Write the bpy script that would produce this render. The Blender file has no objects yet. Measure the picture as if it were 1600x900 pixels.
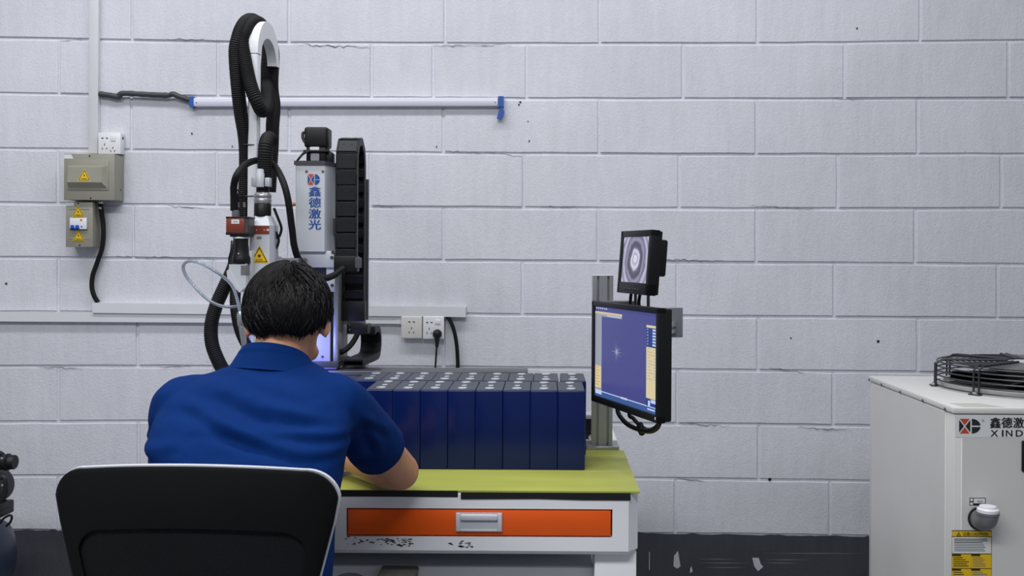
import bpy, bmesh, math, random
from mathutils import Vector, Matrix, noise

# ------------------------------------------------------------------ camera, world, lights, exposure
SC = bpy.context.scene
COL = SC.collection
F, CX, CY, H = 1500.0, 850.0, 397.0, 1.32          # focal length / principal point in px of a 1600x900 frame, eye height in m
ROLL = math.radians(0.34)
cam_data = bpy.data.cameras.new('camera')
cam = bpy.data.objects.new('camera', cam_data)
COL.objects.link(cam)
cam.location = (0, 0, H)
cam.rotation_euler = (math.pi / 2, -ROLL, 0)
cam_data.sensor_width = 36.0
cam_data.lens = F / 1600 * 36
cam_data.shift_x = (800 - CX) / 1600
cam_data.shift_y = -(450 - CY) / 1600
cam_data.clip_start = 0.05
SC.camera = cam

world = bpy.data.worlds.new('world')
SC.world = world
world.use_nodes = True
world.node_tree.nodes['Background'].inputs[0].default_value = (0.88, 0.91, 1.0, 1)
world.node_tree.nodes['Background'].inputs[1].default_value = 0.27

def area_light(name, loc, sx, sy, power, col=(0.955, 0.965, 1.0), rot=(0, 0, 0)):
    l = bpy.data.lights.new(name, 'AREA')
    l.shape = 'RECTANGLE'; l.size = sx; l.size_y = sy; l.energy = power; l.color = col
    o = bpy.data.objects.new(name, l); COL.objects.link(o)
    o.location = loc; o.rotation_euler = rot
    return o
area_light('ceiling_lamp', (-0.7, 2.4, 3.75), 4.6, 0.3, 74)
area_light('ceiling_lamp', (-1.2, -0.2, 3.6), 3.6, 0.6, 140)

SC.view_settings.view_transform = 'Standard'
SC.view_settings.look = 'None'
SC.view_settings.gamma = 1.0
SC.view_settings.use_curve_mapping = False
SC.view_settings.exposure = 0.0

# ------------------------------------------------------------------ helpers
def P(x, y, d):
    """world point seen at photograph pixel (x, y) at distance d in front of the camera"""
    u = (x - CX) / F; v = (CY - y) / F
    c, s = math.cos(ROLL), math.sin(ROLL)
    return Vector(((u * c - v * s) * d, d, H + (u * s + v * c) * d))

def lin(c):
    return tuple(((v / 255) / 12.92 if v / 255 <= 0.04045 else ((v / 255 + 0.055) / 1.055) ** 2.4) for v in c)

def world_matrix(o):
    m = o.matrix_basis.copy()
    while o.parent:
        o = o.parent
        m = o.matrix_basis @ m
    return m

class MB:
    """collects shapes in world (or local) coordinates and links them as one mesh object"""
    def __init__(self):
        self.v = []; self.f = []; self.m = []
        self.mi = 0
    def raw(self, verts, faces):
        b = len(self.v)
        self.v += [Vector(p) for p in verts]
        self.f += [tuple(b + i for i in f) for f in faces]
        self.m += [self.mi] * len(faces)
        return self
    def bm(self, bm, M=None):
        bm.verts.index_update()
        vs = [(M @ v.co) if M else v.co.copy() for v in bm.verts]
        self.raw(vs, [[v.index for v in f.verts] for f in bm.faces])
        bm.free()
        return self
    def box(self, c, s, bevel=0.0, seg=2, rot=None):
        bm = bmesh.new()
        bmesh.ops.create_cube(bm, size=1)
        bmesh.ops.scale(bm, vec=s, verts=bm.verts)
        if bevel > 0:
            bmesh.ops.bevel(bm, geom=bm.edges[:], offset=bevel, segments=seg, profile=0.5, affect='EDGES')
        M = Matrix.Translation(c)
        if rot is not None:
            M = M @ rot.to_4x4()
        return self.bm(bm, M)
    def bx(self, x0, x1, y0, y1, z0, z1, bevel=0.0, seg=2):
        return self.box(((x0 + x1) / 2, (y0 + y1) / 2, (z0 + z1) / 2), (abs(x1 - x0), abs(y1 - y0), abs(z1 - z0)), bevel, seg)
    def cyl(self, p0, p1, r0, r1=None, n=20):
        r1 = r0 if r1 is None else r1
        return self.tube([p0, p1], [r0, r1], n)
    def tube(self, pts, r, n=10, cap=True, closed=False):
        pts = [Vector(p) for p in pts]
        k = len(pts)
        rs = r if isinstance(r, (list, tuple)) else [r] * k
        t0 = (pts[1] - pts[0]).normalized()
        a = t0.orthogonal().normalized()
        verts, faces = [], []
        for i in range(k):
            if closed:
                t = (pts[(i + 1) % k] - pts[i - 1]).normalized()
            else:
                t = (pts[min(i + 1, k - 1)] - pts[max(i - 1, 0)])
                t = t.normalized() if t.length > 1e-9 else t0
            a = (a - t * a.dot(t)).normalized()
            b = t.cross(a)
            for j in range(n):
                g = 2 * math.pi * j / n
                verts.append(pts[i] + (a * math.cos(g) + b * math.sin(g)) * rs[i])
        for i in range(k if closed else k - 1):
            i2 = (i + 1) % k
            for j in range(n):
                faces.append((i * n + j, i * n + (j + 1) % n, i2 * n + (j + 1) % n, i2 * n + j))
        if cap and not closed:
            faces.append(tuple(range(n))[::-1]); faces.append(tuple((k - 1) * n + j for j in range(n)))
        return self.raw(verts, faces)
    def lathe(self, prof, o, axis=(0, 0, 1), n=28):
        o = Vector(o); axis = Vector(axis).normalized()
        a = axis.orthogonal().normalized(); b = axis.cross(a)
        verts, faces = [], []
        for r, h in prof:
            for j in range(n):
                g = 2 * math.pi * j / n
                verts.append(o + axis * h + (a * math.cos(g) + b * math.sin(g)) * max(r, 1e-5))
        for i in range(len(prof) - 1):
            for j in range(n):
                faces.append((i * n + j, i * n + (j + 1) % n, (i + 1) * n + (j + 1) % n, (i + 1) * n + j))
        faces.append(tuple(range(n))[::-1]); faces.append(tuple((len(prof) - 1) * n + j for j in range(n)))
        return self.raw(verts, faces)
    def prism(self, poly, O, U, V, t0, t1):
        """2D outline in the plane (O, U, V), extruded from t0 to t1 along U x V"""
        O, U, V = Vector(O), Vector(U), Vector(V)
        N = U.cross(V).normalized(); k = len(poly)
        verts = [O + U * x + V * y + N * t0 for x, y in poly] + [O + U * x + V * y + N * t1 for x, y in poly]
        faces = [tuple(range(k))[::-1], tuple(range(k, 2 * k))]
        faces += [(i, (i + 1) % k, k + (i + 1) % k, k + i) for i in range(k)]
        return self.raw(verts, faces)
    def flat(self, poly, O, U, V, t=0.0):
        O, U, V = Vector(O), Vector(U), Vector(V)
        N = U.cross(V).normalized()
        return self.raw([O + U * x + V * y + N * t for x, y in poly], [tuple(range(len(poly)))])
    def ell(self, c, r, rot=None, nu=20, nv=14):
        bm = bmesh.new()
        bmesh.ops.create_uvsphere(bm, u_segments=nu, v_segments=nv, radius=1)
        bmesh.ops.scale(bm, vec=r, verts=bm.verts)
        M = Matrix.Translation(c)
        if rot is not None:
            M = M @ rot.to_4x4()
        return self.bm(bm, M)
    def loft(self, rings, cap=True):
        n = len(rings[0]); verts = [p for r in rings for p in r]; faces = []
        for i in range(len(rings) - 1):
            for j in range(n):
                faces.append((i * n + j, i * n + (j + 1) % n, (i + 1) * n + (j + 1) % n, (i + 1) * n + j))
        if cap:
            faces.append(tuple(range(n))[::-1]); faces.append(tuple((len(rings) - 1) * n + j for j in range(n)))
        return self.raw(verts, faces)
    def mesh(self, name, mats, angle=40, fix=True):
        me = bpy.data.meshes.new(name)
        me.from_pydata([tuple(v) for v in self.v], [], self.f)
        if fix:
            bm = bmesh.new(); bm.from_mesh(me)
            bmesh.ops.recalc_face_normals(bm, faces=bm.faces[:])
            bm.to_mesh(me); bm.free()
        for m in (mats if isinstance(mats, (list, tuple)) else [mats]):
            me.materials.append(m)
        for p, mi in zip(me.polygons, self.m):
            p.material_index = mi
        me.polygons.foreach_set('use_smooth', [True] * len(me.polygons))
        me.set_sharp_from_angle(angle=math.radians(angle))
        me.update()
        return me
    def build(self, name, mats, parent=None, label=None, angle=40, local=False, fix=True):
        me = self.mesh(name, mats, angle, fix)
        return link(name, me, parent, label, local)

def link(name, me, parent=None, label=None, local=False):
    o = bpy.data.objects.new(name, me)
    COL.objects.link(o)
    if parent is not None:
        if not local:
            me.transform(world_matrix(parent).inverted())
        o.parent = parent
    if label:
        o['label'] = label
    return o

def tag(o, label=None, cat=None, group=None, kind=None):
    if label: o['label'] = label
    if cat: o['category'] = cat
    if group: o['group'] = group
    if kind: o['kind'] = kind
    return o

def thing(name, label, cat, loc=(0, 0, 0), rotz=0.0, group=None):
    o = bpy.data.objects.new(name, None)
    o.empty_display_size = 0.05
    COL.objects.link(o)
    o.location = loc; o.rotation_euler = (0, 0, rotz)
    return tag(o, label, cat, group)

def spline(pts, n=8, closed=False):
    pts = [Vector(p) for p in pts]
    k = len(pts); out = []
    for i in range(k if closed else k - 1):
        if closed:
            p0, p1, p2, p3 = pts[i - 1], pts[i], pts[(i + 1) % k], pts[(i + 2) % k]
        else:
            p0, p1, p2, p3 = pts[max(i - 1, 0)], pts[i], pts[i + 1], pts[min(i + 2, k - 1)]
        for j in range(n):
            t = j / n
            out.append(0.5 * ((2 * p1) + (p2 - p0) * t + (2 * p0 - 5 * p1 + 4 * p2 - p3) * t * t + (3 * p1 - p0 - 3 * p2 + p3) * t ** 3))
    if not closed:
        out.append(pts[-1])
    return out

def resample(pts, step):
    L = [0.0]
    for a, b in zip(pts, pts[1:]):
        L.append(L[-1] + (b - a).length)
    n = max(2, int(L[-1] / step)); out = []; i = 0
    for k in range(n + 1):
        s = L[-1] * k / n
        while i < len(L) - 2 and L[i + 1] < s:
            i += 1
        t = (s - L[i]) / max(L[i + 1] - L[i], 1e-9)
        out.append(pts[i].lerp(pts[i + 1], t))
    return out

def corrugated(mb, pts, r, pitch=0.006, depth=0.08, n=14):
    q = resample(spline(pts, 12), pitch / 2)
    mb.tube(q, [r * (1 - (depth if i % 2 else 0)) for i in range(len(q))], n)

def rrect(w, h, r, n=5, cx=0.0, cy=0.0):
    out = []
    for (sx, sy, a0) in ((1, 1, 0), (-1, 1, 90), (-1, -1, 180), (1, -1, 270)):
        for k in range(n + 1):
            a = math.radians(a0 + 90 * k / n)
            out.append((cx + sx * (w / 2 - r) + r * math.cos(a), cy + sy * (h / 2 - r) + r * math.sin(a)))
    return out

def circle(r, n=24, cx=0.0, cy=0.0):
    return [(cx + r * math.cos(2 * math.pi * k / n), cy + r * math.sin(2 * math.pi * k / n)) for k in range(n)]

XU, ZU, YU = Vector((1, 0, 0)), Vector((0, 0, 1)), Vector((0, 1, 0))   # faces built with (XU, ZU) look towards -Y, the camera

def text_flat(s, O, U, V, w, h, bold=0.0, t=0.0, keep=False):
    """lettering as flat faces, fitted into a w x h box centred on O in the plane (U, V)"""
    cu = bpy.data.curves.new('lettering', 'FONT')
    cu.body = s; cu.size = 1.0; cu.resolution_u = 3; cu.fill_mode = 'FRONT'
    ob = bpy.data.objects.new('lettering', cu); COL.objects.link(ob)
    dg = bpy.context.evaluated_depsgraph_get()
    me = bpy.data.meshes.new_from_object(ob.evaluated_get(dg))
    vs = [v.co.copy() for v in me.vertices]; fs = [tuple(p.vertices) for p in me.polygons]
    bpy.data.objects.remove(ob); bpy.data.curves.remove(cu); bpy.data.meshes.remove(me)
    mb = MB()
    if not vs:
        return mb
    x0, x1 = min(v.x for v in vs), max(v.x for v in vs); y0, y1 = min(v.y for v in vs), max(v.y for v in vs)
    sx, sy = w / max(x1 - x0, 1e-6), h / max(y1 - y0, 1e-6)
    if keep: sx = sy = min(sx, sy)
    U, V = Vector(U), Vector(V); N = U.cross(V).normalized()
    # heavier strokes: the glyph laid down again with small shifts
    for k, (ox, oy) in enumerate(((0, 0),) if bold == 0 else ((0, 0), (-1, 0), (1, 0), (0, 0.6), (0, -0.6))):
        mb.raw([Vector(O) + U * ((v.x - (x0 + x1) / 2 + ox * bold) * sx) + V * ((v.y - (y0 + y1) / 2 + oy * bold) * sy) + N * (t + k * 0.00003) for v in vs], fs)
    return mb

# ------------------------------------------------------------------ materials
def mat(name, rgb, rough=0.5, metal=0.0, var=0.04, vscale=8.0, bump=0.0, bscale=200.0, stretch=(1, 1, 1), emit=0.0, spec=0.5, alpha=1.0, trans=0.0, coat=0.0, sheen=0.0):
    m = bpy.data.materials.new(name); m.use_nodes = True
    nt = m.node_tree; b = nt.nodes['Principled BSDF']
    c = lin(rgb)
    tc = nt.nodes.new('ShaderNodeTexCoord'); mp = nt.nodes.new('ShaderNodeMapping')
    mp.inputs['Scale'].default_value = stretch
    nt.links.new(tc.outputs['Object'], mp.inputs['Vector'])
    nz = nt.nodes.new('ShaderNodeTexNoise'); nz.inputs['Scale'].default_value = vscale; nz.inputs['Detail'].default_value = 4
    nt.links.new(mp.outputs['Vector'], nz.inputs['Vector'])
    rp = nt.nodes.new('ShaderNodeValToRGB')
    rp.color_ramp.elements[0].position = 0.3; rp.color_ramp.elements[1].position = 0.7
    rp.color_ramp.elements[0].color = (*[max(0, v * (1 - var)) for v in c], 1)
    rp.color_ramp.elements[1].color = (*[min(1, v * (1 + var)) for v in c], 1)
    nt.links.new(nz.outputs['Fac'], rp.inputs['Fac'])
    nt.links.new(rp.outputs['Color'], b.inputs['Base Color'])
    b.inputs['Roughness'].default_value = rough; b.inputs['Metallic'].default_value = metal
    b.inputs['Specular IOR Level'].default_value = spec
    b.inputs['Alpha'].default_value = alpha; b.inputs['Transmission Weight'].default_value = trans
    b.inputs['Coat Weight'].default_value = coat; b.inputs['Sheen Weight'].default_value = sheen
    if emit > 0:
        nt.links.new(rp.outputs['Color'], b.inputs['Emission Color']); b.inputs['Emission Strength'].default_value = emit
    if bump > 0:
        n2 = nt.nodes.new('ShaderNodeTexNoise'); n2.inputs['Scale'].default_value = bscale; n2.inputs['Detail'].default_value = 3
        nt.links.new(mp.outputs['Vector'], n2.inputs['Vector'])
        bp = nt.nodes.new('ShaderNodeBump'); bp.inputs['Strength'].default_value = bump; bp.inputs['Distance'].default_value = 0.002
        nt.links.new(n2.outputs['Fac'], bp.inputs['Height']); nt.links.new(bp.outputs['Normal'], b.inputs['Normal'])
    return m

def wall_mat(name, rgb, dark=0.12, fine=0.55):
    """roller-painted concrete block: blotches, vertical brush streaks, pores"""
    m = bpy.data.materials.new(name); m.use_nodes = True
    nt = m.node_tree; N = nt.nodes; L = nt.links; b = N['Principled BSDF']
    b.inputs['Roughness'].default_value = 0.75; b.inputs['Specular IOR Level'].default_value = 0.25
    tc = N.new('ShaderNodeTexCoord')
    def noise_(scale, stretch, detail=4, rough=0.6):
        mp = N.new('ShaderNodeMapping'); mp.inputs['Scale'].default_value = stretch
        L.new(tc.outputs['Object'], mp.inputs['Vector'])
        n = N.new('ShaderNodeTexNoise'); n.inputs['Scale'].default_value = scale; n.inputs['Detail'].default_value = detail
        n.inputs['Roughness'].default_value = rough
        L.new(mp.outputs['Vector'], n.inputs['Vector']); return n
    blot = noise_(2.2, (1, 1, 1), 5); streak = noise_(9.0, (3.2, 1, 0.45), 5, 0.65); grain = noise_(150, (1, 1, 1), 3)
    def ramp(src, p0, p1, lo, hi):
        r = N.new('ShaderNodeMapRange'); r.inputs[1].default_value = p0; r.inputs[2].default_value = p1
        r.inputs[3].default_value = lo; r.inputs[4].default_value = hi
        L.new(src, r.inputs[0]); return r.outputs[0]
    def mul(a, c):
        x = N.new('ShaderNodeMath'); x.operation = 'MULTIPLY'; L.new(a, x.inputs[0]); L.new(c, x.inputs[1]); return x.outputs[0]
    info = N.new('ShaderNodeObjectInfo')
    v = mul(mul(ramp(blot.outputs['Fac'], 0.3, 0.7, 1 - dark * 0.6, 1.0), ramp(streak.outputs['Fac'], 0.3, 0.62, 1 - dark * 0.38, 1.0)),
            mul(ramp(info.outputs['Random'], 0, 1, 0.965, 1.0), ramp(grain.outputs['Fac'], 0.3, 0.7, 1 - dark * 0.35, 1.0)))
    mx = N.new('ShaderNodeVectorMath'); mx.operation = 'SCALE'
    mx.inputs[0].default_value = lin(rgb); L.new(v, mx.inputs['Scale'])
    L.new(mx.outputs[0], b.inputs['Base Color'])
    ad = N.new('ShaderNodeMath'); ad.operation = 'ADD'
    L.new(grain.outputs['Fac'], ad.inputs[0])
    st2 = noise_(60, (1.0, 1, 0.35), 4, 0.7)
    L.new(st2.outputs['Fac'], ad.inputs[1])
    bp = N.new('ShaderNodeBump'); bp.inputs['Strength'].default_value = fine; bp.inputs['Distance'].default_value = 0.0022
    L.new(ad.outputs[0], bp.inputs['Height']); L.new(bp.outputs['Normal'], b.inputs['Normal'])
    return m

M = {}
M['block'] = wall_mat('painted_block', (224, 225, 231), 0.17, 0.7)
M['mortar'] = wall_mat('painted_mortar', (226, 228, 235), 0.08, 0.9)
M['dado'] = wall_mat('grey_wall_paint', (74, 77, 84), 0.3, 0.5)
M['chip'] = mat('bare_plaster', (190, 192, 198), 0.9, var=0.08, vscale=60)
M['floor'] = mat('grey_floor_paint', (110, 114, 120), 0.5, var=0.1, vscale=3)
M['pvc'] = mat('white_pvc', (218, 219, 222), 0.42, var=0.02)
M['pvc_ivory'] = mat('ivory_pvc', (214, 210, 205), 0.4, var=0.02)
M['white'] = mat('white_plastic', (228, 229, 231), 0.3, var=0.015)
M['black'] = mat('black_plastic', (17, 18, 20), 0.45, var=0.1, spec=0.35)
M['black_matte'] = mat('black_rubber', (12, 12, 14), 0.65, var=0.12, spec=0.3)
M['chain'] = mat('black_nylon_chain', (20, 22, 26), 0.5, var=0.15, vscale=30, spec=0.3)
M['slot'] = mat('dark_opening', (10, 10, 11), 0.8)
M['blue_clip'] = mat('blue_plastic', (28, 84, 165), 0.4)
M['tube_white'] = mat('milky_tube', (214, 214, 226), 0.25, var=0.01)
M['olive'] = mat('olive_grey_enamel', (146, 144, 130), 0.45, var=0.05, vscale=14, bump=0.05, bscale=300)
M['yellow'] = mat('yellow_sticker', (232, 190, 20), 0.45, var=0.03)
M['ink'] = mat('black_ink', (18, 17, 16), 0.6)
M['paper'] = mat('white_sticker', (222, 224, 222), 0.5, var=0.02)
M['grey_print'] = mat('grey_print', (120, 122, 124), 0.6)
M['breaker_blue'] = mat('breaker_blue', (24, 78, 190), 0.35)
M['orange_dot'] = mat('orange_mark', (225, 110, 40), 0.5)
M['alu'] = mat('anodised_aluminium', (178, 180, 182), 0.38, 0.75, var=0.05, vscale=20, stretch=(8, 8, 0.4))
M['steel'] = mat('bright_steel', (205, 207, 210), 0.25, 0.95, var=0.04, vscale=30)
M['alu_dark'] = mat('dark_aluminium', (96, 98, 102), 0.4, 0.6)
M['housing'] = mat('silver_white_housing', (206, 210, 216), 0.42, 0.15, var=0.02)
M['machine_grey'] = mat('machine_grey_paint', (188, 192, 198), 0.45, var=0.03)
M['charcoal'] = mat('charcoal_plastic', (60, 62, 66), 0.5, var=0.06)
M['brand_blue'] = mat('brand_blue', (20, 74, 150), 0.5)
M['brand_red'] = mat('brand_red', (196, 70, 52), 0.5)
M['camera_red'] = mat('anodised_brick_red', (136, 62, 48), 0.4, 0.2)
M['green_dark'] = mat('dark_green_black', (26, 36, 34), 0.5)
M['brass'] = mat('copper_screw', (214, 120, 70), 0.3, 0.9)
M['battery'] = mat('blue_wrap_film', (4, 26, 84), 0.28, var=0.10, vscale=9, coat=0.08, spec=0.3, stretch=(2, 1, 0.5))
M['battery_top'] = mat('grey_insulator', (58, 64, 74), 0.5, var=0.06, vscale=30)
M['weld'] = mat('bright_terminal', (228, 230, 236), 0.3, 0.7, var=0.06, vscale=60)
M['bench'] = mat('white_powder_coat', (238, 239, 241), 0.4, var=0.03, vscale=5, bump=0.03)
M['orange'] = mat('orange_powder_coat', (240, 92, 4), 0.42, var=0.03)
M['mat_yellow'] = mat('yellow_board', (170, 175, 80), 0.5, var=0.09, vscale=5, stretch=(0.6, 3, 1), bump=0.04)
M['tape'] = mat('black_tape', (16, 16, 18), 0.5)
M['scuff'] = mat('scuffed_metal', (104, 106, 104), 0.7, var=0.3, vscale=120)
M['cardboard'] = mat('worn_grey_box', (108, 104, 98), 0.85, var=0.2, vscale=40)
M['shirt'] = mat('royal_blue_cotton', (3, 42, 101), 0.85, var=0.05, vscale=12, bump=0.25, bscale=700, spec=0.1)
M['skin'] = mat('skin', (206, 150, 118), 0.5, var=0.05, vscale=30, bump=0.06, bscale=350)
M['hair'] = mat('black_hair', (10, 9, 9), 0.55, var=0.3, vscale=90, spec=0.28)
M['trousers'] = mat('navy_cloth', (30, 34, 48), 0.85, var=0.08)
M['shoe'] = mat('black_shoe', (24, 24, 26), 0.5)
M['eye'] = mat('eye_white', (230, 226, 220), 0.3)
M['chair_black'] = mat('black_upholstery', (11, 12, 13), 0.75, var=0.1, bump=0.3, bscale=900, spec=0.15)
M['chair_rim'] = mat('light_plastic_rim', (206, 208, 214), 0.35)
M['chiller'] = mat('cream_white_enamel', (212, 212, 208), 0.4, var=0.015, bump=0.04, bscale=500)
M['wire'] = mat('black_coated_wire', (38, 40, 46), 0.35, spec=0.6)
M['pipe_grey'] = mat('grey_pipe', (118, 120, 122), 0.4, 0.3, var=0.08, vscale=40)
M['tank'] = mat('navy_tank_paint', (34, 44, 66), 0.4, var=0.05)
M['pump'] = mat('cast_dark_iron', (44, 44, 48), 0.5, 0.4, var=0.15, vscale=60)
M['glass_tube'] = mat('clear_air_tube', (190, 200, 215), 0.12, var=0.03, trans=0.75, spec=0.7)
M['plate_grey'] = mat('shaded_aluminium_plate', (132, 134, 140), 0.5, 0.3)  # aluminium darkened: the bracket plate's shade is put into its base colour
M['crack'] = mat('joint_crack', (112, 114, 124), 0.9)
M['green'] = mat('pale_board', (190, 188, 178), 0.6)

def woven(name, rgb):
    m = mat(name, rgb, 0.7, var=0.1, spec=0.15)
    nt = m.node_tree; b = nt.nodes['Principled BSDF']
    tc = nt.nodes.new('ShaderNodeTexCoord')
    acc = None
    for rot in (45, -45):
        mp = nt.nodes.new('ShaderNodeMapping'); mp.inputs['Rotation'].default_value = (0, math.radians(rot), 0)
        nt.links.new(tc.outputs['Object'], mp.inputs['Vector'])
        w = nt.nodes.new('ShaderNodeTexWave'); w.inputs['Scale'].default_value = 90; w.bands_direction = 'X'
        nt.links.new(mp.outputs['Vector'], w.inputs['Vector'])
        if acc is None:
            acc = w.outputs['Fac']
        else:
            mu = nt.nodes.new('ShaderNodeMath'); mu.operation = 'MULTIPLY'
            nt.links.new(acc, mu.inputs[0]); nt.links.new(w.outputs['Fac'], mu.inputs[1]); acc = mu.outputs[0]
    r = nt.nodes.new('ShaderNodeMapRange'); r.inputs[1].default_value = 0.35; r.inputs[2].default_value = 0.6
    r.inputs[3].default_value = 1.0; r.inputs[4].default_value = 0.72
    nt.links.new(acc, r.inputs[0]); nt.links.new(r.outputs[0], b.inputs['Alpha'])
    return m
M['mesh_fabric'] = woven('open_mesh_fabric', (20, 21, 23))

def glow(name, rgb, k=1.0):
    m = mat(name, rgb, 0.3, var=0.03, emit=k)
    nt = m.node_tree; b = nt.nodes['Principled BSDF']
    for l in list(nt.links):
        if l.to_socket == b.inputs['Base Color']: nt.links.remove(l)
    b.inputs['Base Color'].default_value = (0.01, 0.01, 0.012, 1)
    b.inputs['Roughness'].default_value = 0.25
    return m
M['ui_blue'] = glow('screen_slate_blue', (70, 72, 134))
M['ui_bar'] = glow('screen_title_bar', (62, 66, 128))
M['ui_grey'] = glow('screen_grey_panel', (148, 154, 168))
M['ui_cream'] = glow('screen_cream_panel', (214, 200, 158))
M['ui_deep'] = glow('screen_deep_blue', (36, 62, 128))
M['ui_light'] = glow('screen_light', (190, 205, 235))
M['ui_orange'] = glow('screen_orange_line', (200, 140, 90))
M['ui_task'] = glow('screen_task_bar', (60, 90, 150))

def weld_picture():
    """live picture of a round weld on the small screen: bright core, dark ring, streaky outer rings (local x = across, y = up)"""
    m = bpy.data.materials.new('screen_weld_picture'); m.use_nodes = True
    nt = m.node_tree; N = nt.nodes; L = nt.links; b = N['Principled BSDF']
    tc = N.new('ShaderNodeTexCoord'); mp = N.new('ShaderNodeMapping')
    mp.inputs['Scale'].default_value = (1, 1, 1)
    L.new(tc.outputs['Object'], mp.inputs['Vector'])
    nz = N.new('ShaderNodeTexNoise'); nz.inputs['Scale'].default_value = 28; nz.inputs['Detail'].default_value = 4
    L.new(mp.outputs['Vector'], nz.inputs['Vector'])
    ln = N.new('ShaderNodeVectorMath'); ln.operation = 'LENGTH'
    L.new(mp.outputs['Vector'], ln.inputs[0])
    ad = N.new('ShaderNodeMath'); ad.operation = 'MULTIPLY_ADD'; ad.inputs[1].default_value = 0.024; L.new(nz.outputs['Fac'], ad.inputs[0])
    L.new(ln.outputs['Value'], ad.inputs[2])
    mr = N.new('ShaderNodeMapRange'); mr.inputs[1].default_value = 0.006; mr.inputs[2].default_value = 0.122
    L.new(ad.outputs[0], mr.inputs[0])
    rp = N.new('ShaderNodeValToRGB'); e = rp.color_ramp.elements
    stops = [(0.0, (185, 185, 205)), (0.12, (232, 230, 246)), (0.17, (165, 165, 190)), (0.26, (222, 220, 240)), (0.33, (88, 86, 112)), (0.44, (60, 58, 82)), (0.52, (150, 148, 176)), (0.60, (96, 94, 124)), (0.70, (200, 198, 222)), (0.8, (120, 118, 148)), (0.9, (206, 206, 226)), (1.0, (130, 130, 156))]
    while len(e) < len(stops): e.new(0.5)
    for el, (p, c) in zip(e, stops):
        el.position = p; el.color = (*lin(c), 1)
    L.new(mr.outputs[0], rp.inputs['Fac'])
    b.inputs['Base Color'].default_value = (0.01, 0.01, 0.012, 1); b.inputs['Roughness'].default_value = 0.25
    L.new(rp.outputs['Color'], b.inputs['Emission Color']); b.inputs['Emission Strength'].default_value = 0.85
    return m
M['weld_picture'] = weld_picture()
# ------------------------------------------------------------------ the setting: block wall, painted skirting, floor
WALL = 3.75
rng = random.Random(7)
def px_wall(x, y, d=WALL):
    p = P(x, y, d); return (p.x, p.z)

XS = [0, 400, 800, 1200, 1600]
LINES = [[58, 65, 67, 66.5, 61.5], [144, 150, 152.5, 153, 152], [230, 235, 238, 239.5, 239], [315, 320, 322.5, 324.5, 324],
         [400, 403, 405.5, 408.5, 411], [485, 486, 489.5, 493, 495], [570, 570, 572, 577, 581], [657, 655, 657, 661, 666],
         [741, 740, 742, 747, 753], [826, 826, 828, 833, 839]]
for k in range(5):
    LINES.insert(0, [v - 86 for v in LINES[0]])
def line_y(i, x):
    l = LINES[i]
    if x <= 0: return l[0] + (x / 400) * 2
    if x >= 1600: return l[-1] + ((x - 1600) / 400) * 2
    j = min(3, int(x // 400)); t = (x - XS[j]) / 400
    return l[j] * (1 - t) + l[j + 1] * t
# vertical joints of each course; course i lies between LINES[i - 1] and LINES[i]
JOINTS = {5: [207, 452, 696, 937, 1183, 1437], 6: [93, 341, 581, 677, 823, 1067, 1319, 1574], 7: [206, 452, 693, 936, 1181, 1433],
          8: [91, 339, 579, 818, 1061, 1308, 1563], 9: [209, 452, 693, 934, 1181, 1429], 10: [92, 335, 577, 816, 1058, 1303, 1557],
          11: [216, 452, 693, 938, 1184, 1433], 12: [92, 335, 577, 816, 1058, 1301, 1552], 13: [217, 455, 697, 940, 1185, 1433],
          14: [92, 335, 577, 815, 1055, 1296, 1545]}
wall = MB().bx(-4.6, 4.6, WALL, WALL + 0.2, 0, 3.35).build('wall_back', M['mortar'])
tag(wall, 'white painted concrete block wall with grey skirting paint', kind='structure')

def block(x0, x1, i):
    """one block between joint lines i-1 and i and between vertical joints x0 and x1 (photo pixels on the wall plane)"""
    g = 2.3
    top = lambda x: line_y(i - 1, x) + 4.6
    bot = lambda x: line_y(i, x)
    J = lambda a: rng.uniform(-a, a)
    ring = []
    nx = 6
    for k in range(nx + 1):
        x = x0 + g + (x1 - x0 - 2 * g) * k / nx
        ring.append((x, top(x) + J(0.7)))
    ring.append((x1 - g + J(0.7), (top(x1) + bot(x1)) / 2))
    for k in range(nx + 1):
        x = x1 - g - (x1 - x0 - 2 * g) * k / nx
        ring.append((x, bot(x) + J(0.45)))
    ring.append((x0 + g + J(0.7), (top(x0) + bot(x0)) / 2))
    cx, cy = (x0 + x1) / 2, (top(cx_ := (x0 + x1) / 2) + bot(cx_)) / 2
    proud = 0.0062 + J(0.0016)
    n = len(ring)
    outer = [Vector((px_wall(x, y)[0], WALL + 0.002, px_wall(x, y)[1])) for x, y in ring]
    edge = [Vector((p.x, WALL - proud + 0.0016, p.z)) for p in outer]
    def inset(p):
        x, y = p
        ix = 1.1 if x < cx else -1.1
        iy = 0.9 if y < cy else -0.7
        q = px_wall(x + (ix if abs(x - x0) < 8 or abs(x - x1) < 8 else 0), y + (iy if abs(y - cy) > 20 else 0))
        return Vector((q[0], WALL - proud, q[1]))
    front = [inset(p) for p in ring]
    mb = MB()
    mb.raw(edge + front, [(k, (k + 1) % n, n + (k + 1) % n, n + k) for k in range(n)] + [tuple(range(n, 2 * n))])
    mb.raw(outer + edge, [(k, (k + 1) % n, n + (k + 1) % n, n + k) for k in range(n)])
    mb.build('block', M['block'], wall, angle=8)

for i in range(1, 15):
    js = list(JOINTS.get(i, [v + (0 if i % 2 else 123) for v in (-40, 206, 452, 696, 940, 1184, 1433)]))
    while js[0] > -900: js.insert(0, js[0] - 246)
    while js[-1] < 2450: js.append(js[-1] + 250)
    for a, b in zip(js, js[1:]):
        block(a, b, i)

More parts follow.
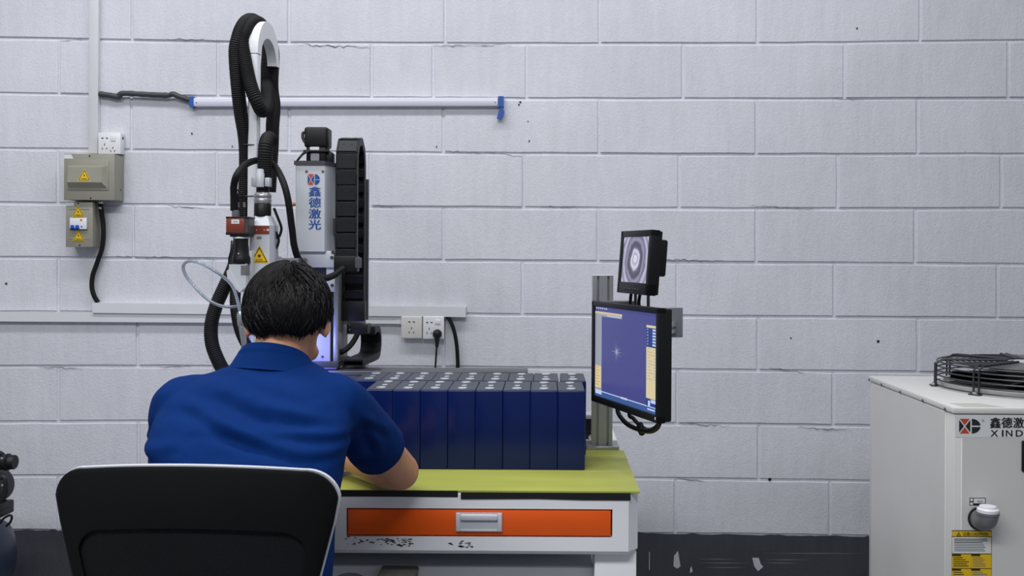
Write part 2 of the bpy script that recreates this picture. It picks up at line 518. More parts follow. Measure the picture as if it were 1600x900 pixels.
# grey skirting paint over the lowest course, ragged top edge
edge = []
x = -950
while x < 2500:
    edge.append(px_wall(x, line_y(14, x) + 2.6 + rng.uniform(-1.2, 1.2))); x += rng.uniform(5, 16)
poly = edge + [(edge[-1][0], 0.0), (edge[0][0], 0.0)]
mb = MB().prism(poly, (0, WALL + 0.001, 0), XU, ZU, 0.0, 0.0055)
base = tag(mb.build('baseboard_back', M['dado'], angle=30), 'dark grey painted band along the foot of the block wall', kind='structure')
for pts in ([(1053, 868), (1059, 860), (1061, 872), (1063, 884), (1058, 888), (1052, 884)], [(1175, 871), (1185, 871), (1188, 880), (1192, 885), (1184, 892), (1178, 884)],
            [(1078, 888), (1080, 884), (1082, 892), (1078, 895)], [(1014, 862), (1015, 862), (1015, 890), (1014, 890)]):
    q = [px_wall(a, b) for a, b in pts]
    MB().prism(q, (0, WALL - 0.0044, 0), XU, ZU, 0.0, 0.0008).build('paint_chip', M['chip'], base)
for (xa, xb, y) in ((1090, 1150, 873), (1090, 1170, 879), (1100, 1165, 886), (1192, 1266, 874), (1190, 1250, 879), (1194, 1354, 864)):
    q = [px_wall(xa, y), px_wall((xa + xb) / 2, y - 0.5), px_wall(xb, y + 0.3), px_wall((xa + xb) / 2, y + 0.6)]
    MB().prism(q, (0, WALL - 0.0044, 0), XU, ZU, 0.0, 0.0004).build('brush_streak', M['grey_print'], base)
# anchor holes and knocks in the wall
for (x, y, r) in ((364, 229, 1.2), (11.5, 443, 1.8), (813, 160, 1.6), (811, 164, 1.4), (301, 209, 1.4), (682.5, 229.5, 1.2), (827, 220.5, 1.2), (825, 190, 1.0), (1338, 45, 1.4), (827, 221, 0.9), (1371, 533, 2.2), (1235, 528, 1.3), (1202, 748.5, 2.6)):
    c = px_wall(x, y)
    MB().flat(circle(r / 400, 9, c[0], c[1]), (0, WALL - 0.0084, 0), XU, ZU).build('anchor_hole', M['slot'], wall)

# hairline cracks where the pointing has shrunk
for (xa, ya, xb, yb, amp) in ((459, 70, 585, 75, 2.2), (676, 72, 800, 71, 1.2), (262, 61, 350, 65, 1.6), (95, 65, 137, 63, 0.8), (182, 401, 352, 404, 1.6), (262, 322, 320, 326, 1.4), (1026, 405, 1130, 408, 1.5),
                              (1056, 661, 1140, 665, 1.5), (1245, 667, 1330, 672, 1.6), (1055, 745, 1100, 752, 1.3), (696, 236, 815, 244, 1.4), (578, 322, 625, 322, 1.6), (836, 322, 920, 325, 1.2), (1200, 574, 1255, 582, 1.0), (1170, 321, 1280, 328, 1.0), (1300, 154, 1350, 158, 1.2), (60, 573, 130, 576, 1.0), (250, 574, 300, 571, 1.4)):
    n = max(4, int((xb - xa) / 6)); up, lo_ = [], []
    for k in range(n + 1):
        x = xa + (xb - xa) * k / n; y = ya + (yb - ya) * k / n + rng.uniform(-amp, amp); w = rng.uniform(0.2, 0.65) * (0.3 + math.sin(math.pi * k / n))
        up.append(px_wall(x, y - w)); lo_.append(px_wall(x, y + w))
    mb = MB(); Z = WALL - 0.0083
    mb.raw([(x, Z, z) for x, z in up + lo_], [(k, k + 1, n + 2 + k, n + 1 + k) for k in range(n)])
    mb.build('crack', M['crack'], wall, fix=False)
flo = MB().bx(-4.6, 4.6, -3.0, WALL + 0.2, -0.1, 0.0).build('floor', M['floor'])
tag(flo, 'grey painted workshop floor', kind='structure')

# ------------------------------------------------------------------ cable trunking, lamp tube, boxes and sockets on the wall
WF = WALL - 0.0062      # face of the blocks
def trunk_h(name, x0, x1, y0, y1, label, depth=0.024, ymid=None):
    d = WF - depth
    a = P(x0, y0, d); b = P(x1, y1, d)
    t = thing(name, label, 'cable trunking', (a.x, WF, b.z))
    zc0, zc1 = b.z, a.z
    MB().bx(a.x, b.x, WF - depth * 0.55, WF, zc0, zc1, 0.0008, 1).build('channel', M['pvc'], t)
    MB().bx(a.x + 0.0015, b.x - 0.0015, d, WF - depth * 0.5, zc0 - 0.0012, zc1 + 0.0012, 0.0025, 2).build('cover', M['pvc'], t)
    return t
def trunk_slanted(name, x0, ya, x1, yb, h, label, depth):
    """horizontal trunking given by its top edge (x0, ya)-(x1, yb) and height in px"""
    d = WF - depth
    a, b = P(x0, ya, d), P(x1, yb, d)
    t = thing(name, label, 'cable trunking', (a.x, WF, a.z))
    U = (b - a).normalized(); V = Vector((-U.z, 0, U.x)); L_ = (b - a).length; hh = h * d / F
    MB().prism([(0, -hh), (L_, -hh), (L_, 0), (0, 0)], a, U, V, -depth, -depth * 0.45).build('channel', M['pvc'], t)
    bm = MB().prism([(0.001, -hh - 0.001), (L_ - 0.001, -hh - 0.001), (L_ - 0.001, 0.001), (0.001, 0.001)], a, U, V, -depth * 0.5, 0)
    bm.build('cover', M['pvc'], t)
    MB().prism([(L_ - 0.02, -hh - 0.0016), (L_ + 0.002, -hh - 0.0016), (L_ + 0.002, 0.0016), (L_ - 0.02, 0.0016)], a, U, V, -depth, 0.0012).build('end_cap', M['pvc'], t)
    return t
a = P(137.5, 240, WF - 0.022); b = P(154, 0, WF - 0.022)
t = thing('cable_trunking', 'vertical white trunking running down to the olive fuse box', 'cable trunking', (a.x, WF, a.z))
MB().bx(a.x + 0.002, b.x - 0.002, WF - 0.012, WF, a.z, 3.3, 0.0008, 1).build('channel', M['pvc'], t)
MB().bx(a.x, b.x, WF - 0.022, WF - 0.011, a.z, 3.3, 0.003, 2).build('cover', M['pvc'], t)
trunk_slanted('cable_trunking', -320, 486, 627, 491.5, 14.0, 'long lower white trunking crossing the wall behind the seated person', 0.022)
trunk_slanted('cable_trunking', 144, 473.5, 727, 480, 15.0, 'upper white trunking that ends right of the wall sockets', 0.030)

# LED tube in its clip channel
d = WF - 0.026
a, b = P(298, 152.5, d), P(781, 152, d)
t = thing('tube_lamp', 'slim white tube lamp with blue end clips mounted on the wall', 'lamp', (a.x, WF, a.z))
U = (b - a).normalized(); V = Vector((-U.z, 0, U.x)); L_ = (b - a).length
hh = 13.5 * d / F
MB().prism([(0, -hh), (L_, -hh), (L_, 0), (0, 0)], a, U, V, -0.026, -0.012).build('channel', M['pvc'], t)
prof = [(-0.012, -hh), (-0.003, -hh * 0.97), (0.0, -hh * 0.75), (0.0, -hh * 0.25), (-0.003, -hh * 0.03), (-0.012, 0)]
N_ = U.cross(V)
MB().loft([[a + U * s + V * y + N_ * n for n, y in prof] for s in (0.008, L_ - 0.008)]).build('diffuser', M['tube_white'], t)
for s0, s1 in ((-0.004, 0.011), (L_ - 0.006, L_ + 0.014)):
    MB().prism([(s0, -hh - 0.003), (s1, -hh - 0.003), (s1, 0.004), (s0, 0.004)], a, U, V, -0.028, 0.003).build('end_clip', M['blue_clip'], t, 'blue plastic end clip')
MB().prism([(L_ - 0.012, -hh - 0.048), (L_ + 0.004, -hh - 0.052), (L_ + 0.018, -hh - 0.022), (L_ + 0.006, -hh - 0.004), (L_ - 0.002, -hh - 0.014)], a, U, V, -0.018, 0.002).build('hanging_tab', M['blue_clip'], t)
for s in (0.022, L_ - 0.018):
    MB().flat(circle(0.0022, 8, s, -hh * 0.6), a, U, V, 0.0006).build('screw_hole', M['slot'], t)

pts = [P(156, 147, WF - 0.012), P(172, 149, WF - 0.016), P(186, 151.5, WF - 0.016), P(191, 146, WF - 0.018), P(225, 147.5, WF - 0.018), P(262, 149, WF - 0.018), P(270, 147, WF - 0.02), P(280, 151, WF - 0.018), P(299, 157, WF - 0.016)]
q = resample(spline(pts, 8), 0.006)
mb = MB(); mb.tube(q, [0.0108 * (1 + 0.10 * math.sin(i * 0.9) * (1 if (i % 22) < 5 else 0.25)) for i in range(len(q))], 12)
tag(mb.build('taped_cable', M['charcoal']), 'dark taped cable feeding the wall tube lamp', 'cable')

def slots(mb, c, d, kind='five'):
    """Chinese five-pin outlet: two-pin on top, three-pin below, centred on c (world), on the plane y = d"""
    x, z = c
    for sx in (-1, 1):
        mb.prism([(x + sx * 0.0085 - 0.004, z + 0.0185), (x + sx * 0.0085 + 0.004, z + 0.0165), (x + sx * 0.0085 + 0.004, z + 0.0215), (x + sx * 0.0085 - 0.004, z + 0.0215)], (0, d, 0), XU, ZU, 0, 0.0005)
        mb.box((x + sx * 0.0085, d - 0.0003, z - 0.021), (0.0025, 0.0007, 0.008), rot=Matrix.Rotation(sx * 0.5, 3, 'Y'))
    mb.box((x, d - 0.0003, z - 0.005), (0.0026, 0.0007, 0.0085))

# surface-mounted socket above the fuse box
depth = 0.04
a, b = P(153.5, 240, WF - depth), P(188, 207.5, WF - depth)
t = thing('surface_socket', 'white surface-mounted socket box on top of the fuse box', 'wall socket', (a.x, WF, a.z))
MB().bx(a.x, b.x, WF - depth + 0.006, WF, a.z, b.z, 0.003).build('back_box', M['white'], t)
MB().bx(a.x - 0.001, b.x + 0.001, WF - depth, WF - depth + 0.0065, a.z - 0.001, b.z + 0.001, 0.002).build('face_plate', M['white'], t)
mb = MB(); x0, z0 = a.x + 0.020, (a.z + b.z) / 2
slots(mb, (x0 + 0.004, z0), WF - depth)
mb.box((x0 + 0.036, WF - depth - 0.0003, z0 - 0.018), (0.0024, 0.0007, 0.009)); mb.box((x0 + 0.028, WF - depth - 0.0003, z0 - 0.03), (0.0024, 0.0007, 0.008), rot=Matrix.Rotation(-0.5, 3, 'Y')); mb.box((x0 + 0.043, WF - depth - 0.0003, z0 - 0.03), (0.0024, 0.0007, 0.008), rot=Matrix.Rotation(0.5, 3, 'Y'))
mb.build('pin_slots', M['slot'], t)
MB().bx(x0 + 0.028, x0 + 0.046, WF - depth - 0.003, WF - depth + 0.001, z0 + 0.008, z0 + 0.030, 0.0012).build('rocker_switch', M['white'], t)
MB().prism(circle(0.0055, 12, WF - 0.018, b.z - 0.018), (b.x + 0.0006, 0, 0), YU, ZU, 0, 0.0006).build('knockout', M['slot'], t)

def warning_sign(name, O, U, V, size, parent, bolt=True, text=True):
    """yellow triangle sign with black border, symbol and a printed line; O = centre of the base line"""
    h = size * 0.93
    def tri(k, oy=0.0):
        s = size * k
        return [(-s / 2, oy), (s / 2, oy), (0, oy + h * k)]
    y = MB().flat(tri(1.16, -size * 0.055), O, U, V, 0.0004).build(name, M['yellow'], parent)
    mb = MB()
    o, i_ = tri(1.0), tri(0.84, size * 0.045)
    Ov, Uv, Vv = Vector(O), Vector(U), Vector(V); N = Uv.cross(Vv).normalized()
    vs = [Ov + Uv * p[0] + Vv * p[1] + N * 0.0008 for p in o + i_]
    mb.raw(vs, [(k, (k + 1) % 3, 3 + (k + 1) % 3, 3 + k) for k in range(3)])
    if bolt:
        mb.flat([(0.02 * size, h * 0.66), (-0.075 * size, h * 0.40), (-0.005 * size, h * 0.40), (-0.03 * size, h * 0.24), (0.08 * size, h * 0.48), (0.01 * size, h * 0.48)], O, U, V, 0.0009)
    else:
        for k in range(8):
            g = math.pi * k / 4
            cx_, cy_ = 0, h * 0.40
            mb.flat([(cx_ + 0.03 * size * math.cos(g + 1.5), cy_ + 0.03 * size * math.sin(g + 1.5)), (cx_ + 0.17 * size * math.cos(g), cy_ + 0.17 * size * math.sin(g)), (cx_ + 0.03 * size * math.cos(g - 1.5), cy_ + 0.03 * size * math.sin(g - 1.5))], O, U, V, 0.0009)
        mb.flat(circle(0.07 * size, 12, 0, h * 0.40), O, U, V, 0.0010)
    mb.build('symbol', M['ink'], y)
    if text:
        tx = text_flat('有电危险' if bolt else '当心激光', Vector(O) + Vector(V) * (h * (0.15 if bolt else 0.15)), U, V, size * (0.5 if bolt else 0.42), size * 0.11, 0.01, 0.0009)
        tx.build('lettering', M['ink'], y)
    return y

def shell_box(t, x0, x1, z0, z1, depth, m):
    MB().bx(x0, x1, WF - depth + 0.004, WF, z0, z1, 0.002).build('back_box', m, t)
    MB().bx(x0 - 0.0012, x1 + 0.0012, WF - depth, WF - depth + 0.0055, z0 - 0.0012, z1 + 0.0012, 0.002).build('cover', m, t)

depth = 0.086
fd = WF - depth
a, b = P(100, 312, fd), P(178.5, 241, fd)
t = thing('fuse_box', 'large olive grey fuse box with raised lid and warning triangle', 'electrical box', ((a.x + b.x) / 2, WF, a.z))
shell_box(t, a.x, b.x, a.z, b.z, depth, M['olive'])
# raised lid: a pressed frame and a bulging flap that leans out towards its lower edge
c0, c1 = P(105, 297, fd), P(170.5, 250, fd)
MB().bx(c0.x, c1.x, fd - 0.003, fd + 0.002, c0.z, c1.z, 0.0025).build('pressed_frame', M['olive'], t)
e0, e1 = P(107, 293.5, fd - 0.003), P(168, 259, fd - 0.003)
w_, h_ = e1.x - e0.x, e1.z - e0.z
mb = MB()
lo, hi, mid = e0.z, e1.z, e0.z + h_ * 0.24
Y0 = fd - 0.003
vs = [(e0.x, Y0, lo), (e1.x, Y0, lo), (e1.x, Y0, hi), (e0.x, Y0, hi), (e0.x + 0.002, Y0 - 0.016, mid), (e1.x - 0.016, Y0 - 0.016, mid), (e1.x - 0.016, Y0 - 0.009, hi - 0.006), (e0.x + 0.002, Y0 - 0.009, hi - 0.006)]
mb.raw(vs, [(0, 1, 5, 4), (1, 2, 6, 5), (2, 3, 7, 6), (3, 0, 4, 7), (4, 5, 6, 7)])
lid = mb.build('lid', M['olive'], t, angle=25)
sl = Vector((0, 0.007, hi - 0.006 - mid)).normalized()
O = Vector(((P(136.5, 0, fd)).x, Y0 - 0.0148, mid + 0.008))
warning_sign('warning_sign', O, XU, sl, 0.043, t)
for (x, y) in ((140, 243.5), (141.5, 309.5)):
    p = P(x, y, fd - 0.001)
    MB().lathe([(0.003, 0), (0.0028, 0.0012), (0.0005, 0.0018)], p, (0, -1, 0), 10).build('screw', M['ink'], t)
p0 = P(100.5, 248, fd); p1 = P(114, 241.5, fd)
MB().flat([(p0.x, p0.z), (p1.x + 0.003, p0.z), (p1.x - 0.006, p1.z), (p0.x, p1.z)], (0, fd - 0.0006, 0), XU, ZU).build('sticker', M['paper'], t)
p = P(188, 297, WF - depth * 0.35)
MB().prism(circle(0.003, 10, p.y, p.z), (b.x, 0, 0), YU, ZU, 0, 0.0008).build('knockout', M['ink'], t)

depth = 0.070
fd = WF - depth
a, b = P(103, 385.5, fd), P(144.5, 316, fd)
t = thing('breaker_box', 'small olive grey breaker box with two warning triangles and blue switches', 'electrical box', ((a.x + b.x) / 2, WF, a.z))
shell_box(t, a.x, b.x, a.z, b.z, depth, M['olive'])
for yy in (326.5, 373):
    p = P(123.5, yy, fd)
    MB().bx(a.x + 0.012, b.x - 0.012, fd - 0.0015, fd + 0.001, p.z - 0.002, p.z + 0.002, 0.0008, 1).build('pressed_rib', M['olive'], t)
for (x, y) in ((122.5, 338), (123, 375.5)):
    p = P(x, y, fd); warning_sign('warning_sign', (p.x, fd - 0.002, p.z), XU, ZU, 0.041, t)
p0, p1 = P(109, 359, fd), P(137, 340.5, fd)
MB().bx(p0.x, p1.x, fd - 0.0012, fd + 0.001, p0.z, p1.z).build('opening', M['slot'], t)
br = MB().bx(p0.x + 0.004, p1.x, fd - 0.010, fd, p0.z + 0.002, p1.z, 0.0012).build('breaker', M['white'], t)
for k in (0, 1):
    xx = p0.x + 0.010 + 0.0185 * k
    MB().bx(xx, xx + 0.012, fd - 0.017, fd - 0.009, p0.z + 0.004, p0.z + 0.018, 0.002).build('toggle', M['breaker_blue'], br)
MB().bx(p0.x + 0.006, p0.x + 0.042, fd - 0.0115, fd - 0.009, p0.z + 0.002, p0.z + 0.007, 0.0006, 1).build('toggle_bar', M['breaker_blue'], br)
MB().prism(circle(0.003, 10, p1.x - 0.018, p0.z + 0.012), (0, fd - 0.010, 0), XU, ZU, 0, 0.0012).build('test_button', M['breaker_blue'], br)
MB().flat([(p1.x - 0.024, p1.z - 0.012), (p1.x - 0.016, p1.z - 0.012), (p1.x - 0.016, p1.z - 0.005), (p1.x - 0.024, p1.z - 0.005)], (0, fd - 0.0107, 0), XU, ZU).build('mark', M['orange_dot'], br)
p0, p1 = P(101.5, 322, fd), P(115.5, 316.5, fd)
MB().flat([(a.x, p0.z), (p1.x, p0.z), (p1.x, p1.z), (a.x, p1.z)], (0, fd - 0.0006, 0), XU, ZU).build('sticker', M['paper'], t)
for (x, y) in ((122, 317.5), (124.5, 383)):
    p = P(x, y, fd - 0.001)
    MB().lathe([(0.003, 0), (0.0028, 0.0012), (0.0005, 0.0018)], p, (0, -1, 0), 10).build('screw', M['ink'], t)

c = thing('armoured_cable', 'black cable dropping from the fuse box to the upper trunking', 'cable', P(155, 472, WF - 0.02))
q = spline([P(156.5, 318, WF - 0.04), P(158.5, 330, WF - 0.035), P(161.5, 355, WF - 0.03), P(160, 385, WF - 0.026), P(152, 410, WF - 0.024), P(145, 430, WF - 0.024), P(143.5, 448, WF - 0.024), P(147, 462, WF - 0.022), P(153, 472.5, WF - 0.016)], 8)
MB().tube(q, 0.0088, 12).build('sheath', M['black_matte'], c)
p = P(156.5, 318, WF - 0.04)
MB().lathe([(0.006, 0), (0.010, 0.001), (0.010, 0.009), (0.0075, 0.010), (0.0075, 0.020), (0.0095, 0.021), (0.0095, 0.028), (0.006, 0.03)], P(156.8, 327, WF - 0.037), (0, 0, 1), 8).build('gland', M['steel'], c)

# wall sockets
def wall_socket(name, x0, y0, x1, y1, label, ivory):
    depth = 0.034
    fd = WF - depth
    a, b = P(x0, y1, fd), P(x1, y0, fd)
    t = thing(name, label, 'wall socket', ((a.x + b.x) / 2, WF, a.z), group=None)
    m = M['pvc_ivory'] if ivory else M['white']
    MB().bx(a.x + 0.002, b.x - 0.002, fd + 0.008, WF, a.z + 0.002, b.z - 0.002, 0.002).build('back_box', m, t)
    MB().bx(a.x, b.x, fd, fd + 0.0085, a.z, b.z, 0.0035, 3).build('face_plate', m, t)
    return t, a, b, fd
t, a, b, fd = wall_socket('wall_socket', 626.5, 494.5, 659.5, 529, 'ivory five-pin wall socket with nothing plugged in', True)
mb = MB(); slots(mb, ((a.x + b.x) / 2, (a.z + b.z) / 2 + 0.002), fd); mb.build('pin_slots', M['slot'], t)
t, a, b, fd = wall_socket('wall_socket', 660.5, 494.5, 694, 530, 'white wall socket with a switch and a black plug in it', False)
mb = MB(); slots(mb, (a.x + 0.025, (a.z + b.z) / 2 + 0.001), fd); mb.build('pin_slots', M['slot'], t)
MB().bx(b.x - 0.034, b.x - 0.014, fd - 0.003, fd + 0.001, b.z - 0.030, b.z - 0.013, 0.0012).build('rocker_switch', M['white'], t)
pl = thing('power_plug', 'black round plug and thin cord in the white wall socket', 'plug', P(684, 521, fd))
pc = P(683.5, 521.5, fd)
MB().lathe([(0.0175, -0.0005), (0.0178, 0.010), (0.0165, 0.016), (0.013, 0.026), (0.008, 0.030)], (pc.x, fd, pc.z), (0, -1, 0), 24).build('plug_body', M['black'], pl)
q = [Vector((pc.x, fd - 0.016, pc.z - 0.006)), P(683, 533, fd - 0.022), P(682.5, 542, fd - 0.022)]
MB().tube(q, [0.013, 0.0085, 0.0055], 12).build('strain_relief', M['black'], pl)
MB().tube(spline([P(682.5, 540, fd - 0.022), P(681.5, 556, fd - 0.018), P(680, 578, fd - 0.012), P(679, 600, fd - 0.004), P(676, 660, fd + 0.01), P(676, 830, fd + 0.012)], 6), 0.0036, 8).build('cord', M['black'], pl)
mb = MB(); mb.tube(spline([P(697, 493, WF - 0.014), P(703, 500, WF - 0.022), P(709, 515, WF - 0.024), P(713, 535, WF - 0.022), P(715, 560, WF - 0.018), P(715, 585, WF - 0.016), P(714, 640, WF - 0.012), P(714, 830, WF - 0.012)], 6), 0.0075, 10)
tag(mb.build('power_cable', M['black_matte']), 'thick black cable hanging from the upper trunking beside the sockets', 'cable')
# ------------------------------------------------------------------ workbench
TOP = 0.76
BX0, BX1, BY0, BY1 = -0.93, 0.226, 2.25, 3.2
ben = thing('workbench', 'white steel workbench with an orange drawer', 'workbench', ((BX0 + BX1) / 2, (BY0 + BY1) / 2, 0))
zt, zb = TOP, 0.614
# apron front, right corner chamfered, lower edge turned under
fx1 = 0.202
def ring_at(z, inset):
    return [Vector(p) for p in ((BX0 + inset, BY0 + inset, z), (fx1 - inset * 0.4, BY0 + inset, z), (BX1 - inset, BY0 + 0.028, z), (BX1 - inset, BY1 - inset, z), (BX0 + inset, BY1 - inset, z))]
drw = (P(541, 838, BY0), P(957, 796, BY0))
dx0, dx1, dz0, dz1 = drw[0].x, drw[1].x, drw[0].z, drw[1].z
mb = MB()
r0, r1 = ring_at(zb + 0.010, 0.0), ring_at(zb, 0.010)
r2 = ring_at(zt - 0.004, 0.0); r3 = ring_at(zt, 0.004)
# front face with the drawer opening
A0, B0, B1, A1 = r0[0], r0[1], r2[1], r2[0]
o = [Vector((dx0, BY0, dz0)), Vector((dx1, BY0, dz0)), Vector((dx1, BY0, dz1)), Vector((dx0, BY0, dz1))]
oi = [p + Vector((0, 0.03, 0)) for p in o]
mb.raw([A0, B0, B1, A1] + o + oi, [(0, 1, 5, 4), (1, 2, 6, 5), (2, 3, 7, 6), (3, 0, 4, 7), (4, 5, 9, 8), (5, 6, 10, 9), (6, 7, 11, 10), (7, 4, 8, 11)])
for k in (1, 2, 3, 4):
    j = (k + 1) % 5
    mb.raw([r0[k], r0[j], r2[j], r2[k]], [(0, 1, 2, 3)])
mb.loft([r2, r3], cap=False); mb.loft([r1, r0], cap=False)
mb.raw(r3, [(0, 1, 2, 3, 4)]); mb.raw(r1, [(4, 3, 2, 1, 0)])
mb.build('top_frame', M['bench'], ben, angle=20, fix=False)
dr = MB().bx(dx0 + 0.0035, dx1 - 0.0035, BY0 + 0.0015, BY0 + 0.022, dz0 + 0.0035, dz1 - 0.0035, 0.0015).build('drawer', M['orange'], ben, 'orange drawer front')
MB().bx(dx0, dx1, BY0 + 0.022, BY0 + 0.03, dz0, dz1).build('drawer_gap', M['slot'], ben)
h0, h1 = P(712, 830, BY0), P(785, 801, BY0)
MB().bx(h0.x, h1.x, BY0 - 0.003, BY0 + 0.004, h0.z, h1.z, 0.0012).build('handle_plate', M['machine_grey'], dr, 'chrome recessed handle plate')
for s in (0, 1):
    xa = h0.x + 0.001 if s == 0 else h1.x - 0.011
    MB().bx(xa, xa + 0.010, BY0 - 0.007, BY0 - 0.002, h0.z + 0.001, h1.z - 0.001, 0.002).build('handle_end', M['chair_rim'], dr)
zm = h0.z + (h1.z - h0.z) * 0.62
MB().bx(h0.x + 0.011, h1.x - 0.011, BY0 - 0.010, BY0 - 0.001, zm, h1.z - 0.003, 0.003).build('handle_grip', M['chair_rim'], dr)
MB().bx(h0.x + 0.011, h1.x - 0.011, BY0 - 0.0036, BY0 - 0.002, h0.z + 0.006, zm).build('handle_recess', M['machine_grey'], dr)
MB().bx(h0.x + 0.011, h1.x - 0.011, BY0 - 0.006, BY0 - 0.001, h0.z + 0.001, h0.z + 0.006, 0.0015).build('handle_lip', M['chair_rim'], dr)
# worn paint on the lower rail
rg = random.Random(3)
for (xa, xb, ya, yb, n) in ((590, 646, 841, 853, 46), (536, 585, 838, 851, 16), (700, 738, 843, 855, 22)):
    mb = MB()
    for k in range(n):
        x = rg.uniform(xa, xb); y = rg.uniform(ya, yb); p = P(x, y, BY0)
        r = rg.uniform(0.001, 0.0036)
        g0 = rg.uniform(0, 6.3)
        mb.flat([(p.x + r * rg.uniform(0.4, 1.6) * math.cos(g0 + k2) * 1.6, p.z + r * rg.uniform(0.3, 1.0) * math.sin(g0 + k2)) for k2 in (0, 1.1, 2.2, 3.3, 4.4, 5.4)], (0, BY0 - 0.0005, 0), XU, ZU)
    o_ = mb.build('worn_patch', M['scuff'], ben, fix=False); o_['kind'] = 'stuff'
# legs, lower cabinet panel and shelf
for (xa, xb) in ((P(934, 0, 2.29).x, P(999, 0, 2.29).x), (BX0 + 0.01, BX0 + 0.11)):
    for ya in (BY0 + 0.03, BY1 - 0.13):
        MB().bx(xa, xb, ya, ya + 0.10, 0.03, zb + 0.002, 0.003).build('leg', M['bench'], ben)
        MB().lathe([(0.028, 0), (0.030, 0.006), (0.012, 0.012), (0.012, 0.032)], ((xa + xb) / 2, ya + 0.05, 0), (0, 0, 1), 16).build('foot', M['black'], ben)
xl, xr = BX0 + 0.11, P(934, 0, 2.29).x
MB().bx(xl, xr, BY0 + 0.42, BY0 + 0.44, 0.10, zb, 0.002).build('back_panel', M['machine_grey'], ben)
MB().bx(xl, xr, BY0 + 0.10, BY0 + 0.44, 0.545, 0.555, 0.001, 1).build('shelf', M['machine_grey'], ben)
MB().bx(xl, xr, BY0 + 0.09, BY0 + 0.105, 0.30, 0.556, 0.002).build('front_panel', M['bench'], ben)
# black tape along the front edge
p = P(720, 0, BY0)
MB().bx(P(415, 0, BY0).x, p.x, BY0 - 0.0012, BY0 - 0.0002, P(600, 776, BY0).z, TOP + 0.004).build('edge_tape', M['tape'], ben, 'black edge tape')
e = [P(x, y, BY0 - 0.002) for x, y in ((720, 769.5), (985, 770.5), (985.5, 782), (910, 781.5), (840, 779.5), (720, 780))]
MB().prism([(q.x, q.z) for q in e], (0, BY0 - 0.0012, 0), XU, ZU, 0, 0.0012).build('edge_tape', M['tape'], ben)

my = P(0, 707, 2.71)
mt = MB()
mx1 = P(1000, 768, BY0).x
mt.prism([(BX0 + 0.03, BY0 + 0.001), (mx1, BY0 + 0.001), (mx1 + 0.001, 2.725), (BX0 + 0.03, 2.725)], (0, 0, TOP + 0.0006), XU, YU, 0, 0.004)
tag(mt.build('work_board', M['mat_yellow'], angle=30), 'yellow insulating board lying on the workbench', 'work board')
BT = TOP + 0.0047

gb = thing('storage_box', 'worn grey bin standing in front of the workbench lower panel', 'box', (P(621, 0, 2.3).x, 2.3, 0))
q0, q1 = P(593, 905, 2.29), P(650, 891, 2.29)
MB().bx(q0.x, q1.x, 2.272, 2.334, 0.0, 0.55, 0.006).build('carton', M['cardboard'], gb)
MB().bx(q0.x - 0.002, q1.x + 0.002, 2.270, 2.336, 0.546, 0.562, 0.006).build('lid', M['cardboard'], gb)

# ------------------------------------------------------------------ battery cells
def make_cell():
    t = thing('battery_cell', 'x', 'battery')
    MB().bx(-0.0352, 0.0352, 0, 0.1735, 0, 0.2035, 0.003, 3).build('casing', M['battery'], t, local=True)
    MB().bx(-0.0335, 0.0335, 0.002, 0.1715, 0.2036, 0.2046, 0.0003, 1).build('top_sheet', M['battery_top'], t, 'grey insulating top sheet', local=True)
    for y in (0.030, 0.1435):
        MB().lathe([(0.0125, 0.2044), (0.0125, 0.2065), (0.0115, 0.2072), (0.004, 0.2072)], (0, y, 0), (0, 0, 1), 20).build('terminal', M['weld'], t, local=True)
    MB().prism(rrect(0.014, 0.022, 0.0068, 5, 0, 0.0868), (0, 0, 0.2045), XU, YU, 0, 0.0008).build('vent', M['weld'], t, local=True)
    return t
def copy_tree(o, parent=None):
    c = o.copy(); COL.objects.link(c); c.parent = parent
    for ch in list(o.children): copy_tree(ch, c)
    return c
cell = make_cell()
ords = ['rightmost', 'second from right', 'third from right', 'fourth from right', 'fifth from right', 'sixth from right', 'seventh from right', 'eighth from right, by the elbow']
rg = random.Random(11)
used = False
for k in range(8):
    o = cell if not used else copy_tree(cell); used = True
    xr = (916 - 43.0 * k - 850) / F * 2.467
    o.location = (xr - 0.0356, 2.468 + rg.uniform(-0.0012, 0.0012) + (0.004 if k == 7 else 0), BT)
    tag(o, 'blue battery cell in the front row, ' + ords[k], 'battery', 'battery cells on the workbench')
ords = ['at the right end past a gap', 'second from right', 'third from right', 'fourth from right', 'fifth from right', 'sixth from right', 'seventh from right', 'eighth from right', 'leftmost']
for k in range(9):
    o = copy_tree(cell)
    xr = (917.5 - 40.0 * k - (3 if k else 0) - 850) / F * 2.65
    o.location = (xr - 0.0356, 2.652 + rg.uniform(-0.001, 0.001) + (0.003 if k == 0 else 0), BT if k < 99 else 0)
    tag(o, 'blue battery cell in the back row, ' + ords[k], 'battery', 'battery cells on the workbench')

# small black reel behind the batteries
rl = thing('cable_gland_box', 'small black terminal box wedged between batteries and monitor post', 'box', P(923, 693, 2.90))
c0, c1 = P(905, 690, 2.90), P(930.5, 655, 2.90)
MB().bx(c0.x, c1.x, 2.90, 2.96, TOP + 0.001, c1.z, 0.004).build('case', M['black'], rl)
MB().bx(c0.x - 0.003, c1.x + 0.003, 2.898, 2.965, c1.z, c1.z + 0.014, 0.003).build('lid', M['machine_grey'], rl)
pp = P(923.5, 683, 2.90)
MB().lathe([(0.008, 0), (0.008, 0.004), (0.0045, 0.004), (0.0045, 0.006)], (pp.x, 2.9, pp.z), (0, -1, 0), 14).build('connector', M['steel'], rl)

